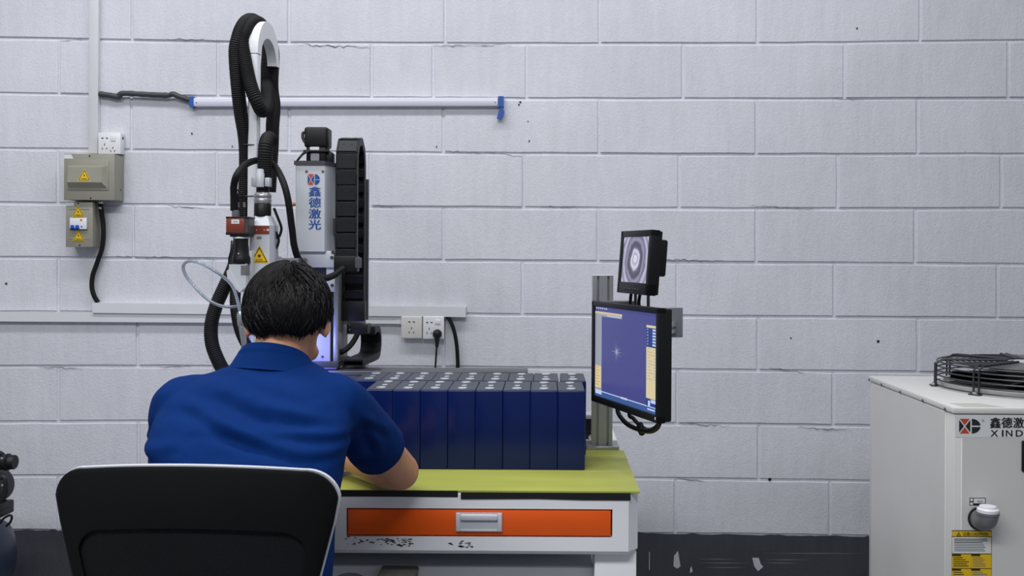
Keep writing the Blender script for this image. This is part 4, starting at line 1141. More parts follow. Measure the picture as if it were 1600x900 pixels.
MB().bx(P(397, 0, hd).x, bc - 0.002, hd + 0.006, hd + 0.06, zy(560), z0, 0.004).build('focus_tube', M['housing'], lh)

# alignment camera with its lens tube
vd = 2.66
vc = thing('inspection_camera', 'brick red industrial camera with black lens beside the laser head', 'camera', P(372, 455, vd + 0.03))
vz = lambda y: P(372, y, vd).z
vx = lambda x: P(x, 0, vd).x
MB().bx(vx(355), vx(384), vd, vd + 0.05, vz(364), vz(340.5), 0.002).build('body', M['camera_red'], vc)
MB().bx(vx(355) - 0.0005, vx(391.5), vd - 0.0005, vd + 0.056, vz(341.5), vz(338.5), 0.001, 1).build('rim', M['black'], vc)
MB().bx(vx(355) - 0.0005, vx(390), vd - 0.0005, vd + 0.056, vz(367), vz(363), 0.001, 1).build('rim', M['black'], vc)
MB().bx(vx(383.8), vx(390.5), vd + 0.001, vd + 0.055, vz(365), vz(340), 0.001, 1).build('side_plate', M['charcoal'], vc)
MB().bx(vx(360.5), vx(389), vd + 0.004, vd + 0.052, vz(370), vz(366), 0.001, 1).build('step', M['black'], vc)
f0, f1 = P(361.5, 349.5, vd), P(374, 343, vd)
MB().flat([(f0.x, f0.z), (f1.x, f0.z), (f1.x, f1.z), (f0.x, f1.z)], (0, vd - 0.0006, 0), XU, ZU).build('sticker', M['paper'], vc, fix=False)
p = P(367.7, 346.5, vd)
MB().flat([(p.x - 0.006, p.z - 0.0008), (p.x + 0.006, p.z - 0.0008), (p.x + 0.006, p.z + 0.0008), (p.x - 0.006, p.z + 0.0008)], (0, vd - 0.001, 0), XU, ZU).build('print_line', M['brand_red'], vc, fix=False)
lx = vx(374.5)
MB().lathe([(0.0235, vz(372.5)), (0.0235, vz(369.5))], (lx, vd + 0.028, 0), (0, 0, 1), 28).build('white_ring', M['white'], vc)
MB().lathe([(0.0245, vz(412)), (0.0255, vz(411)), (0.0255, vz(403)), (0.0215, vz(398)), (0.0205, vz(388)), (0.019, vz(380)), (0.0195, vz(372.5))], (lx, vd + 0.028, 0), (0, 0, 1), 28).build('lens', M['black'], vc)
MB().lathe([(0.003, 0), (0.003, 0.002), (0.001, 0.0024)], P(373, 396.5, vd + 0.004), (0, -1, 0), 10).build('lock_screw', M['steel'], vc)
MB().lathe([(0.0095, vz(338.5)), (0.010, vz(337)), (0.010, vz(329)), (0.008, vz(328))], (vx(365.5), vd + 0.025, 0), (0, 0, 1), 16).build('plug', M['pipe_grey'], vc)
# mirror block: a wedge
wz = lambda y: P(372, y, vd + 0.01).z
MB().prism([(vx(359.5), wz(413)), (vx(386), wz(413)), (vx(386), wz(448)), (vx(377), wz(455)), (vx(359.5), wz(437))], (0, vd + 0.004, 0), XU, ZU, -0.045, 0.0).build('mirror_block', M['housing'], vc, angle=20)
MB().prism([(vx(356), wz(424)), (vx(360), wz(420)), (vx(379), wz(455)), (vx(376), wz(457)), (vx(358), wz(438))], (0, vd + 0.002, 0), XU, ZU, -0.042, 0.0).build('mirror_cover', M['chair_rim'], vc, angle=20)
MB().bx(vx(378), vx(387), vd + 0.003, vd + 0.05, wz(430), wz(414), 0.001, 1).build('block_side', M['pipe_grey'], vc)
MB().bx(vx(383), vx(390), vd + 0.03, vd + 0.068, wz(450), wz(392), 0.002).build('joint_plate', M['machine_grey'], vc)
MB().tube(spline([P(362, 376, vd + 0.01), P(360.5, 392, vd + 0.0), P(357.5, 405, vd + 0.0), P(358.5, 416, vd + 0.01)], 6), 0.0022, 8).build('thin_wire', M['black'], vc)
for k, (x, y0) in enumerate(((372.5, 338), (382, 338))):
    MB().tube(spline([P(x, y0, vd + 0.03), P(x + 0.5, 322, vd + 0.035), P(x - 1, 306, vd + 0.03), P(366, 293, vd + 0.02)], 6), 0.0022, 8).build('thin_wire', M['black'], vc)
    MB().cyl(P(x, 324, vd + 0.034), P(x - 0.3, 316, vd + 0.034), 0.0036, n=10).build('wire_plug', M['pipe_grey'], vc)

# bent conduit from the camera over the laser head to the column
q = spline([P(365.5, 329, vd + 0.025), P(365.5, 310, vd + 0.02), P(365.5, 290, vd + 0.01), P(371, 272, vd + 0.0), P(384, 257, 2.72), P(400, 251, 2.79), P(417, 252, 2.815), P(430, 261, 2.79), P(442, 283, 2.75), P(450, 312, 2.74), P(456, 355, 2.76), P(460, 385, 2.78), P(468, 407, 2.80), P(485, 422, 2.80), P(505, 434, 2.80), P(520, 431, 2.82), P(530, 424, 2.835), P(538, 419, 2.845)], 8)
tag(MB().tube(q, 0.0098, 12).build('camera_conduit', M['black_matte']), 'thin black conduit arching from the red camera over the laser head', 'cable')

# ------------------------------------------------------------------ white hose stand and the corrugated hose looped over it
st = thing('hose_stand', 'white pole with crook top that carries the black hose', 'stand', (-0.872, 2.885, TOP))
SX, SYc, SR0, SR1 = -0.872, 2.982, 0.083, 0.119
szc = P(405, 96, 2.99).z
sec_w = 0.030
ringp = []
for k in range(25):
    g = math.pi * k / 24
    ringp.append((SYc - SR1 * math.cos(g), szc + SR1 * math.sin(g)))
for k in range(25):
    g = math.pi * (1 - k / 24)
    ringp.append((SYc - SR0 * math.cos(g), szc + (SR0 - 0.016) * math.sin(g)))
MB().prism(ringp, (SX - sec_w / 2, 0, 0), YU, ZU, 0, sec_w).build('crook', M['pvc'], st, angle=30)
MB().bx(SX - sec_w / 2 + 0.0002, SX + sec_w / 2 - 0.0002, SYc - SR1, SYc - SR0, TOP + 0.002, szc, 0.006, 3).build('pole', M['pvc'], st)
MB().lathe([(0.045, 0), (0.045, 0.006), (0.02, 0.012), (0.018, 0.04)], (SX, SYc - (SR0 + SR1) / 2, TOP + 0.0008), (0, 0, 1), 24).build('socket', M['pvc'], st)

hz = thing('corrugated_hose', 'thick black corrugated hose looped twice over the white crook', 'hose', (-0.9, 2.9, TOP))
def arc(x0, x1, R, g0, g1, n):
    return [Vector((x0 + (x1 - x0) * k / n, SYc + R * math.cos(g0 + (g1 - g0) * k / n), szc + R * math.sin(g0 + (g1 - g0) * k / n))) for k in range(n + 1)]
HR = 0.021
pth = [P(414, 292, hd + 0.055), P(414, 262, hd + 0.05), P(414.5, 235, hd + 0.045), P(417, 221, hd + 0.06), P(420, 216, hd + 0.10), P(423, 218, hd + 0.15)]
pthA = [P(421, 300, 2.96), P(423, 262, 2.96), P(425, 230, 2.97), P(426, 195, 3.0), P(428, 165, 3.05), P(425, 135, 3.09)] + arc(-0.872, -0.905, 0.118, 0.0, math.pi * 0.92, 8)[1:] + [P(386, 112, 2.845), P(393, 138, 2.83), P(402, 160, 2.83), P(410, 173, 2.86), P(416.5, 166, 2.94), P(418, 146, 3.02), P(416, 125, 3.08)] + arc(-0.885, -0.922, 0.124, 0.25, math.pi, 8)[1:] + [P(371, 130, 2.85), P(376, 175, 2.86), P(383, 220, 2.88), P(384, 270, 2.89), P(381, 320, 2.89), P(376, 370, 2.89), P(366, 415, 2.88), P(350, 450, 2.88), P(337, 480, 2.88), P(330, 510, 2.88), P(332, 540, 2.87), P(345, 572, 2.86), P(362, 600, 2.84), P(378, 632, 2.82), P(392, 662, 2.80), P(408, 684, 2.78), P(430, 692, 2.75)]
mb = MB(); corrugated(mb, pthA, HR, 0.0062, 0.09); mb.build('hose', M['black_matte'], hz)
mb = MB(); corrugated(mb, pth, 0.0215, 0.0062, 0.09); mb.build('hose_end', M['black_matte'], hz)
mb = MB(); corrugated(mb, [P(378, 400, 2.90), P(372, 430, 2.88), P(368, 455, 2.87), P(368, 480, 2.86), P(373, 510, 2.86), P(383, 535, 2.86), P(400, 560, 2.87), P(412, 620, 2.86), P(420, 660, 2.84), P(432, 678, 2.82)], 0.0165, 0.0062, 0.09); mb.build('hose_branch', M['black_matte'], hz)
for y, x0, x1 in ((227, 378, 404), (306.5, 380, 402)):
    p = P((x0 + x1) / 2, y, 2.885)
    MB().tube([(p.x + 0.032 * math.cos(g) * 1.0 + 0.0, 2.885 + 0.026 * math.sin(g), p.z + 0.001 * math.sin(g)) for g in [2 * math.pi * k / 20 for k in range(20)]], 0.0016, 6, closed=True).build('cable_tie', M['black'], hz)

# clear air tube with its nozzle
at = thing('air_nozzle', 'clear curled air tube ending in a silver nozzle left of the head', 'air tube', P(378, 540, 2.68))
q = spline([P(376, 492, 2.62), P(371, 470, 2.62), P(364, 449, 2.62), P(352, 435, 2.61), P(335, 423, 2.60), P(315, 412, 2.60), P(299, 408, 2.61), P(289, 411, 2.63), P(286.5, 420, 2.65), P(292, 433, 2.66), P(305, 449, 2.66), P(321, 465, 2.66), P(338, 475.5, 2.66), P(356, 479.5, 2.66), P(378, 478, 2.68)], 8)
MB().tube(q, 0.0044, 10).build('tube', M['glass_tube'], at)
MB().tube([P(375, 487, 2.62), P(376, 493, 2.62), P(377.5, 507, 2.62), P(378, 512, 2.62)], [0.007, 0.0105, 0.0105, 0.008], 16).build('fitting', M['steel'], at)
MB().tube([P(378, 511, 2.62), P(380, 525, 2.62), P(382, 548, 2.62)], [0.0095, 0.0095, 0.006], 6).build('nozzle', M['steel'], at)

# violet ring light at the foot of the focus tube
rz = zy(566); rx_ = (P(397, 0, hd).x + bc) / 2
MB().tube([(rx_ + 0.034 * math.cos(g), hd + 0.033 + 0.034 * math.sin(g), rz) for g in [2 * math.pi * k / 24 for k in range(24)]], 0.007, 8, closed=True).build('ring_light', glow('violet_led', (110, 110, 255), 3.0), lh, 'violet ring light')
MB().bx(rx_ - 0.03, rx_ + 0.03, hd + 0.006, hd + 0.06, rz - 0.002, zy(559), 0.003).build('nozzle_block', M['alu_dark'], lh)
l = bpy.data.lights.new('violet_led', 'POINT'); l.energy = 1.1; l.color = (0.15, 0.18, 1.0); l.shadow_soft_size = 0.03
o = bpy.data.objects.new('violet_led', l); COL.objects.link(o); o.location = (rx_ + 0.075, hd + 0.06, rz - 0.01)
# ------------------------------------------------------------------ water chiller on the right
cd_, cX = 2.50, P(1490, 640, 2.50).x
cW, cD = 0.74, 0.655
cT = P(1490, 637, cd_).z
ck = thing('water_chiller', 'cream white water chiller cabinet with a fan guard on top', 'chiller', (cX + cW / 2, cd_ + cD / 2, 0))
lidh = 0.017
MB().bx(cX + 0.003, cX + cW - 0.003, cd_ + 0.003, cd_ + cD - 0.003, 0.07, cT - lidh, 0.004).build('cabinet', M['chiller'], ck)
MB().bx(cX - 0.001, cX + cW + 0.001, cd_ - 0.001, cd_ + cD + 0.001, cT - lidh + 0.0012, cT, 0.003).build('lid', M['chiller'], ck)
MB().bx(cX + 0.0005, cX + 0.004, cd_ + 0.052, cd_ + cD - 0.03, 0.09, cT - lidh - 0.002, 0.0012, 1).build('side_panel', M['chiller'], ck)
MB().bx(cX + 0.022, cX + cW - 0.02, cd_ + 0.0012, cd_ + 0.004, 0.09, cT - lidh - 0.006, 0.0012, 1).build('front_panel', M['chiller'], ck)
for k, yy in enumerate((cd_ + 0.05, cd_ + 0.20, cd_ + 0.37, cd_ + 0.53, cd_ + cD - 0.01)):
    MB().lathe([(0.0048, 0), (0.0045, 0.002), (0.0015, 0.003)], (cX - 0.001, yy, cT - lidh * 0.7), (-1, 0, 0), 10).build('screw', M['alu_dark'], ck)
for xx in (cX + 0.06, cX + cW - 0.06):
    for yy in (cd_ + 0.07, cd_ + cD - 0.07):
        MB().lathe([(0.032, -0.012), (0.034, -0.008), (0.034, 0.008), (0.032, 0.012)], (xx, yy, 0.034), (1, 0, 0), 20).build('castor_wheel', M['black'], ck)
        MB().bx(xx - 0.02, xx + 0.02, yy - 0.025, yy + 0.025, 0.058, 0.072, 0.002).build('castor_fork', M['steel'], ck)
# fan opening, blades, guard
fcx, fcy, fR, fH = 1.44, 2.87, 0.25, 0.078
MB().lathe([(0.232, cT - 0.001), (0.235, cT + 0.016), (0.226, cT + 0.016), (0.222, cT + 0.0005), (0.01, cT + 0.0003)], (fcx, fcy, 0), (0, 0, 1), 48).build('fan_ring', M['chiller'], ck)
MB().prism(circle(0.221, 40, fcx, fcy), (0, 0, cT + 0.0006), XU, YU, 0, 0.0008).build('fan_opening', M['slot'], ck)
fan = MB().lathe([(0.06, cT + 0.004), (0.06, cT + 0.05), (0.05, cT + 0.056)], (fcx, fcy, 0), (0, 0, 1), 28).build('fan_hub', M['black'], ck)
for k in range(5):
    g = 2 * math.pi * k / 5 + 0.3
    mb = MB(); rows = []
    for i in range(6):
        r = 0.055 + 0.155 * i / 5
        wdt = 0.05 + 0.06 * i / 5
        a0 = g - wdt / r * 0.5 * 0.8; a1 = g + wdt / r * 0.5 * 0.8
        rows.append([Vector((fcx + r * math.cos(a), fcy + r * math.sin(a), cT + z)) for a, z in ((a0, 0.012), (a1, 0.046), (a1, 0.049), (a0, 0.015))])
    mb.loft(rows); mb.build('blade', M['black_matte'], fan)
def ring(r, z, w): 
    return MB().tube([(fcx + r * math.cos(2 * math.pi * k / 64), fcy + r * math.sin(2 * math.pi * k / 64), cT + z) for k in range(64)], w, 6, closed=True)
for k, (r, z) in enumerate(((fR, 0.006), (fR, 0.022), (fR, 0.036), (fR, 0.050), (fR - 0.001, 0.063), (fR - 0.006, fH - 0.003))):
    ring(r, z, 0.0022).build('guard_wire', M['wire'], ck)
for r in [0.05 + 0.016 * k for k in range(12)]:
    ring(r, fH + 0.003 * (1 - r / fR), 0.0017).build('guard_wire', M['wire'], ck)
for k in range(8):
    g = 2 * math.pi * k / 8 + 0.594
    for off in (-0.008, 0.008):
        n = Vector((-math.sin(g), math.cos(g), 0)); e = Vector((math.cos(g), math.sin(g), 0)); c = Vector((fcx, fcy, cT))
        q = [c + n * off + e * 0.05 + ZU * (fH + 0.006), c + n * off + e * (fR - 0.02) + ZU * (fH + 0.004), c + n * off + e * (fR + 0.002) + ZU * (fH - 0.008), c + n * off + e * (fR + 0.003) + ZU * 0.004]
        MB().tube(q, 0.0032, 8).build('guard_strut', M['wire'], ck)
    if True:
        c = Vector((fcx, fcy, cT)) + Vector((math.cos(g), math.sin(g), 0)) * (fR + 0.008)
        MB().box(c + ZU * 0.0022, (0.034, 0.02, 0.004), 0.0015, 1, Matrix.Rotation(g + math.pi / 2, 3, 'Z')).build('guard_foot', M['wire'], ck)
        MB().lathe([(0.008, 0.004), (0.008, 0.009), (0.004, 0.011)], c, (0, 0, 1), 8).build('foot_bolt', M['steel'], ck)
MB().lathe([(0.048, fH - 0.001), (0.05, fH + 0.003), (0.03, fH + 0.006)], (fcx, fcy, cT), (0, 0, 1), 28).build('guard_badge', M['machine_grey'], ck)
# top sticker
p0, p1 = P(1478, 628, 2.53), P(1520, 628, 2.53)
MB().prism([(cX + 0.03, cd_ + 0.012), (cX + 0.14, cd_ + 0.012), (cX + 0.10, cd_ + 0.075), (cX + 0.02, cd_ + 0.075)], (0, 0, cT), XU, YU, 0, 0.0006).build('top_sticker', M['green'], ck)
# printed brand plate
FD = cd_ + 0.0012
def fp(x, y): return P(x, y, cd_)
a, b = fp(1493, 683), fp(1690, 650)
MB().flat([(a.x, a.z), (b.x, a.z), (b.x, b.z), (a.x, b.z)], (0, FD - 0.0004, 0), XU, ZU).build('brand_plate', M['paper'], ck, fix=False)
c = fp(1515.5, 666)
logo(ck, (c.x, c.z), 0.0560, 0.0385, FD - 0.0009, 'brand_red', 'green_dark', 'green_dark')
text_flat('®', fp(1535.5, 657), XU, ZU, 0.007, 0.007, 0, 0.001).build('lettering', M['grey_print'], ck, fix=False)
for k, chh in enumerate('鑫德激光'):
    text_flat(chh, P(1555 + 18.1 * k, 660.5, FD), XU, ZU, 0.0272, 0.0272, 0.028, 0.001).build('lettering', M['ink'], ck, fix=False)
for k, chh in enumerate('XINDE'):
    wch = {'X': 0.019, 'I': 0.0032, 'N': 0.0165, 'D': 0.018, 'E': 0.015}[chh]
    xch = (1553.5, 1566.5, 1576.5, 1592.5, 1608)[k]
    text_flat(chh, P(xch, 677, FD), XU, ZU, wch, 0.0165, 0.02, 0.001).build('lettering', M['ink'], ck, fix=False)
# dark display at the frame's right edge
a, b = fp(1596, 737), fp(1690, 689)
MB().bx(a.x, b.x, FD - 0.006, FD + 0.002, a.z, b.z, 0.003).build('display', M['black'], ck)
# small level label
a, b = fp(1515, 790), fp(1540.5, 778)
lv = MB().flat([(a.x, a.z), (b.x, a.z), (b.x, b.z), (a.x, b.z)], (0, FD - 0.0004, 0), XU, ZU).build('level_label', M['ink'], ck, fix=False)
for (x0, x1, y0, y1) in ((1521.5, 1539.3, 779, 786.5), (1516, 1520.3, 779, 783), (1516, 1520.3, 785, 789)):
    a, b = fp(x0, y1), fp(x1, y0)
    MB().flat([(a.x, a.z), (b.x, a.z), (b.x, b.z), (a.x, b.z)], (0, FD - 0.0008, 0), XU, ZU).build('label_field', M['paper'], lv, fix=False)
text_flat('注水口', fp(1530.5, 783), XU, ZU, 0.014, 0.0055, 0.005, 0.0024).build('lettering', M['ink'], lv, fix=False)
# filler elbow with white cap
fc = fp(1530.5, 810)
el = bpy.data.objects.new('filler_pipe', None); COL.objects.link(el); el.parent = ck
q = spline([Vector((fc.x, FD + 0.002, fc.z)), Vector((fc.x, FD - 0.018, fc.z)), Vector((fc.x + 0.001, FD - 0.034, fc.z + 0.006)), Vector((fc.x + 0.003, FD - 0.040, fc.z + 0.018)), Vector((fc.x + 0.003, FD - 0.041, fc.z + 0.026))], 6)
MB().tube(q, 0.0265, 24).build('elbow', M['pipe_grey'], el)
MB().lathe([(0.030, 0), (0.031, 0.003), (0.030, 0.006)], (fc.x, FD + 0.001, fc.z), (0, -1, 0), 28).build('flange', M['ink'], el)
cc = Vector((fc.x + 0.003, FD - 0.041, fc.z + 0.022))
MB().lathe([(0.0285, 0), (0.0285, 0.006)], cc, (0.0, 0, 1), 28).build('rim', M['pipe_grey'], el)
MB().lathe([(0.0265, 0.006), (0.0265, 0.013), (0.023, 0.016), (0.021, 0.016), (0.020, 0.021), (0.010, 0.022)], cc, (0.0, 0, 1), 28).build('cap', M['white'], el, 'white screw cap')
# caution label
a, b = fp(1487, 1010), fp(1549.5, 829)
lab = MB().flat([(a.x, a.z), (b.x, a.z), (b.x, b.z), (a.x, b.z)], (0, FD - 0.0004, 0), XU, ZU).build('caution_label', M['yellow'], ck, 'yellow caution label', fix=False)
def lr(x0, x1, y0, y1, m, nm, t=0.0008):
    a, b = fp(x0, y1), fp(x1, y0)
    MB().flat([(a.x, a.z), (b.x, a.z), (b.x, b.z), (a.x, b.z)], (0, FD - t, 0), XU, ZU).build(nm, m, lab, fix=False)
for (x0, x1, y0, y1) in ((1487, 1549.5, 829, 829.8), (1487, 1487.7, 829, 1010), (1548.8, 1549.5, 829, 1010), (1487, 1549.5, 838.4, 839), (1487, 1549.5, 865.2, 865.8), (1517, 1517.7, 865, 1010), (1487, 1549.5, 888, 888.6)):
    lr(x0, x1, y0, y1, M['ink'], 'label_rule')
lr(1488, 1548.5, 839.5, 864.6, M['paper'], 'text_field', 0.0008)
text_flat('注意/CAUTION', fp(1523.5, 834), XU, ZU, 0.066, 0.0098, 0.012, 0.0024).build('lettering', M['ink'], lab, fix=False)
p = fp(1498, 837)
MB().tube([(p.x - 0.005, FD - 0.0012, p.z), (p.x + 0.005, FD - 0.0012, p.z), (p.x, FD - 0.0012, p.z + 0.0085)], 0.0009, 4, closed=True).build('triangle_mark', M['ink'], lab)
MB().box((p.x, FD - 0.001, p.z + 0.0035), (0.0012, 0.0006, 0.0035)).build('triangle_mark', M['ink'], lab)
rg = random.Random(5)
for k in range(8):
    lr(1491, 1491 + (52 if k in (0, 1) else rg.uniform(36, 50)), 842 + k * 2.6, 842.9 + k * 2.6, M['ink'] if k < 3 else M['grey_print'], 'text_line', 0.0011)
for row in range(5):
    for colx in (1487.7, 1517.7):
        y0 = 866 + row * 22.8
        lr(colx, colx + 14, y0 + 0.3, y0 + 2.8, M['ink'], 'cell_title', 0.0011)
        for k in range(5):
            lr(colx + 2, colx + rg.uniform(16, 27), y0 + 5 + k * 3.2, y0 + 6 + k * 3.2, M['ink'] if colx < 1500 else M['grey_print'], 'text_line', 0.0011)

# ------------------------------------------------------------------ air compressor at the left edge
ac = thing('air_compressor', 'dark air compressor with navy tank cut by the left frame edge', 'compressor', (-2.1, 3.3, 0))
ad = 3.3
tz = P(0, 806, ad).z; tr = 0.16
tx = P(15, 0, ad).x
prof = [(0.02, 0), (0.09, -0.012), (0.14, -0.04), (tr, -0.085), (tr, -0.62), (0.14, -0.665), (0.02, -0.70)]
MB().lathe([(r, h) for r, h in prof], (tx, ad, tz - tr), (1, 0, 0), 36).build('tank', M['tank'], ac)
for xx in (tx - 0.12, tx - 0.55):
    for yy in (-0.11, 0.11):
        MB().bx(xx - 0.02, xx + 0.02, ad + yy - 0.012, ad + yy + 0.012, 0.0, tz - tr - 0.08, 0.003).build('foot', M['tank'], ac)
MB().bx(tx - 0.40, P(5, 0, ad).x, ad - 0.09, ad + 0.09, tz - 0.01, P(0, 790, ad).z, 0.006).build('mount_plate', M['black'], ac)
pz = P(0, 760, ad).z
MB().lathe([(0.03, -0.09), (0.062, -0.085), (0.066, -0.05), (0.066, 0.03), (0.055, 0.06), (0.02, 0.065)], (P(-22, 0, ad).x, ad, pz - 0.012), (0, -1, 0), 28).build('crankcase', M['pump'], ac)
cz_ = P(0, 722, ad).z
cy0 = P(7, 0, ad).x
MB().lathe([(0.020, -0.12), (0.032, -0.11), (0.034, -0.01), (0.028, 0.0)], (cy0, ad, cz_ + 0.005), (1, 0, 0), 24).build('cylinder_head', M['pump'], ac)
MB().lathe([(0.020, 0.0), (0.022, 0.004), (0.026, 0.006), (0.026, 0.020), (0.029, 0.022), (0.029, 0.030), (0.0245, 0.032), (0.0245, 0.050), (0.022, 0.053), (0.010, 0.053)], (cy0 - 0.006, ad, cz_), (1, 0, 0), 24).build('air_filter', M['black'], ac)
MB().bx(P(-40, 0, ad).x, P(6, 0, ad).x, ad - 0.05, ad + 0.05, P(0, 800, ad).z, P(0, 787, ad).z, 0.004).build('base_rail', M['black'], ac)
MB().tube(spline([P(0, 818, ad - 0.05), P(6, 810, ad - 0.05), P(15, 805, ad - 0.05), P(18.5, 808, ad - 0.05), P(16, 816, ad - 0.04), P(10, 822, ad - 0.03)], 6), 0.004, 8).build('handle', M['black'], ac)
MB().tube(spline([P(-20, 760, ad - 0.07), P(4, 745, ad - 0.07), P(9, 755, ad - 0.07), P(7, 775, ad - 0.06), P(-8, 790, ad - 0.05)], 6), 0.008, 10).build('air_pipe', M['pump'], ac)
for (x, y) in ((4, 758), (3, 716)):
    MB().lathe([(0.004, 0), (0.004, 0.003), (0.002, 0.004)], P(x, y, ad - 0.075), (0, -1, 0), 8).build('bolt', M['steel'], ac)

# ------------------------------------------------------------------ office chair
chd = 1.50
chc = thing('office_chair', 'black mesh-back office chair with light rim, seen from behind', 'chair', (-0.548, 1.76, 0), math.radians(-1.5))
Cl = world_matrix(chc).inverted()
# backrest outline (local x, z) from the measured silhouette
top = P(302, 727, chd).z
def half_width(z):
    t_ = (top - z)
    if t_ < 0.02: return 0.2275 * 0.72 * (t_ / 0.02) ** 0.5 if False else 0.0
    return 0.228 - 0.17 * max(0, t_ - 0.03) * 1.0
def back_outline(grow=0.0, n=10):
    zt_, zl_ = top + grow, 0.60 - grow
    pts = []
    wt, wl, rt, rl_ = 0.2285 + grow, 0.165 + grow, 0.055, 0.07
    # top edge bows upwards a little
    for k in range(13):
        x = -wt + rt + (2 * wt - 2 * rt) * k / 12
        pts.append((x, zt_ - 0.012 * (x / wt) ** 2 * 1.6))
    yc = zt_ - 0.012 * 1.6 * ((wt - rt) / wt) ** 2
    for k in range(1, n):
        a = math.pi / 2 * (1 - k / n); pts.append((wt - rt + rt * math.cos(a), yc - rt + rt * math.sin(a)))
    for k in range(1, 8):
        f = k / 8; pts.append((wt + (wl - wt) * f, yc - rt + (zl_ + rl_ - (yc - rt)) * f))
    for k in range(n):
        a = -math.pi / 2 * k / n; pts.append((wl - rl_ + rl_ * math.cos(a), zl_ + rl_ + rl_ * math.sin(a)))
    m = [(-x, z) for x, z in pts[13:]][::-1]
    return pts + m
def bend(x, z): return 0.045 * (x / 0.23) ** 2 - 0.30 * max(0, 0.80 - z) ** 2 - 0.06 * (z - 0.8)
YB = chd - 1.76
def shell(outline, y0, y1, m, nm, hole=None, round_=0.006):
    mb = MB()
    c = Vector((0, 0, 0)); n = len(outline)
    def sc(k): 
        return [(x * k, 0.79 + (z - 0.79) * k) for x, z in outline]
    def ringv(o, y): return [Vector((x, YB + bend(x, z) + y, z)) for x, z in o]
    ks = 1 - round_ / 0.2
    rings = []
    if hole is None:
        for k in (0.02, 0.35, 0.7, ks): rings.append(ringv(sc(k), y0))
        rings.append(ringv(sc(1.0), y0 + (y1 - y0) * 0.3)); rings.append(ringv(sc(1.0), y0 + (y1 - y0) * 0.7))
        for k in (ks, 0.7, 0.35, 0.02): rings.append(ringv(sc(k), y1))
        mb.loft(rings, cap=True)
    else:
        rings = [ringv(hole, y0), ringv(sc(ks), y0), ringv(sc(1.0), y0 + (y1 - y0) * 0.3), ringv(sc(1.0), y0 + (y1 - y0) * 0.7), ringv(sc(ks), y1), ringv(hole, y1), ringv(hole, y0)]
        mb.loft(rings, cap=False)
    return mb.build(nm, m, chc, local=True, angle=50)
outl = back_outline()
hole = [(x * 0.80, 0.745 + (z - 0.79) * 0.74) for x, z in outl]
shell(outl, -0.006, 0.007, M['chair_black'], 'back_border', hole)
mb = MB()
def rv(k, y): return [Vector((x * k, YB + bend(x * k, 0.745 + (z - 0.745) * k) + y, 0.745 + (z - 0.745) * k)) for x, z in [(x * 1.01, 0.745 + (z - 0.745) * 1.01) for x, z in hole]]
mb.loft([rv(k, -0.001) for k in (0.02, 0.3, 0.6, 0.85, 1.0)] + [rv(k, 0.0012) for k in (1.0, 0.85, 0.6, 0.3, 0.02)])
mb.build('mesh_panel', M['mesh_fabric'], chc, 'see-through black mesh panel', local=True)
mb = MB()
ro = back_outline(0.0012)
def rr(o, y, k=1.0): return [Vector((x * k, YB + bend(x, z) + y, 0.79 + (z - 0.79) * k)) for x, z in o]
mb.loft([rr(ro, 0.0075, 0.93), rr(ro, 0.0075), rr(ro, 0.009, 1.002), rr(ro, 0.014, 1.002), rr(ro, 0.017), rr(ro, 0.017, 0.93), rr(ro, 0.0075, 0.93)], cap=False)
mb.build('rim', M['chair_rim'], chc, 'light grey plastic rim', local=True, angle=50)
# spine, seat, gas lift, star base, castors
mb = MB(); mb.tube(spline([(0, YB - 0.01, 0.78), (0, YB - 0.035, 0.66), (0, YB - 0.045, 0.52), (0, YB + 0.02, 0.41), (0, YB + 0.14, 0.40)], 6), 0.021, 12); mb.build('spine', M['black'], chc, local=True)
MB().box((0, -0.02, 0.455), (0.47, 0.46, 0.075), 0.032, 4).build('seat', M['chair_black'], chc, local=True)
MB().bx(-0.11, 0.11, -0.14, 0.12, 0.385, 0.42, 0.006).build('seat_mechanism', M['black'], chc, local=True)
MB().lathe([(0.03, 0.08), (0.03, 0.25), (0.017, 0.251), (0.017, 0.39)], (0, -0.02, 0), (0, 0, 1), 20).build('gas_lift', M['black'], chc, local=True)
for k in range(5):
    g = 2 * math.pi * k / 5 + 0.3
    e = Vector((math.cos(g), math.sin(g), 0)); c = Vector((0, -0.02, 0))
    MB().tube([c + e * 0.02 + ZU * 0.105, c + e * 0.15 + ZU * 0.095, c + e * 0.29 + ZU * 0.075], [0.026, 0.02, 0.013], 10).build('base_arm', M['black'], chc, local=True)
    n_ = e.cross(ZU)
    MB().lathe([(0.024, -0.022), (0.028, -0.018), (0.028, 0.018), (0.024, 0.022)], c + e * 0.29 + ZU * 0.028, n_, 18).build('castor', M['black'], chc, local=True)
    MB().cyl(c + e * 0.29 + ZU * 0.05, c + e * 0.29 + ZU * 0.078, 0.008, n=10).build('castor_stem', M['steel'], chc, local=True)
# ------------------------------------------------------------------ the seated person
def fuse(mb, name, voxel, smooth=6, fac=0.5):
    """one continuous skin around the collected volumes"""
    me = bpy.data.meshes.new(name); me.from_pydata([tuple(v) for v in mb.v], [], mb.f)
    bm = bmesh.new(); bm.from_mesh(me); bmesh.ops.recalc_face_normals(bm, faces=bm.faces[:]); bm.to_mesh(me); bm.free()
    ob = bpy.data.objects.new(name, me); COL.objects.link(ob)
    r = ob.modifiers.new('r', 'REMESH'); r.mode = 'VOXEL'; r.voxel_size = voxel
    s = ob.modifiers.new('s', 'SMOOTH'); s.iterations = smooth; s.factor = fac
    dg = bpy.context.evaluated_depsgraph_get()
    out = bpy.data.meshes.new_from_object(ob.evaluated_get(dg))
    bpy.data.objects.remove(ob); bpy.data.meshes.remove(me)
    out.name = name
    out.polygons.foreach_set('use_smooth', [True] * len(out.polygons))
    return out

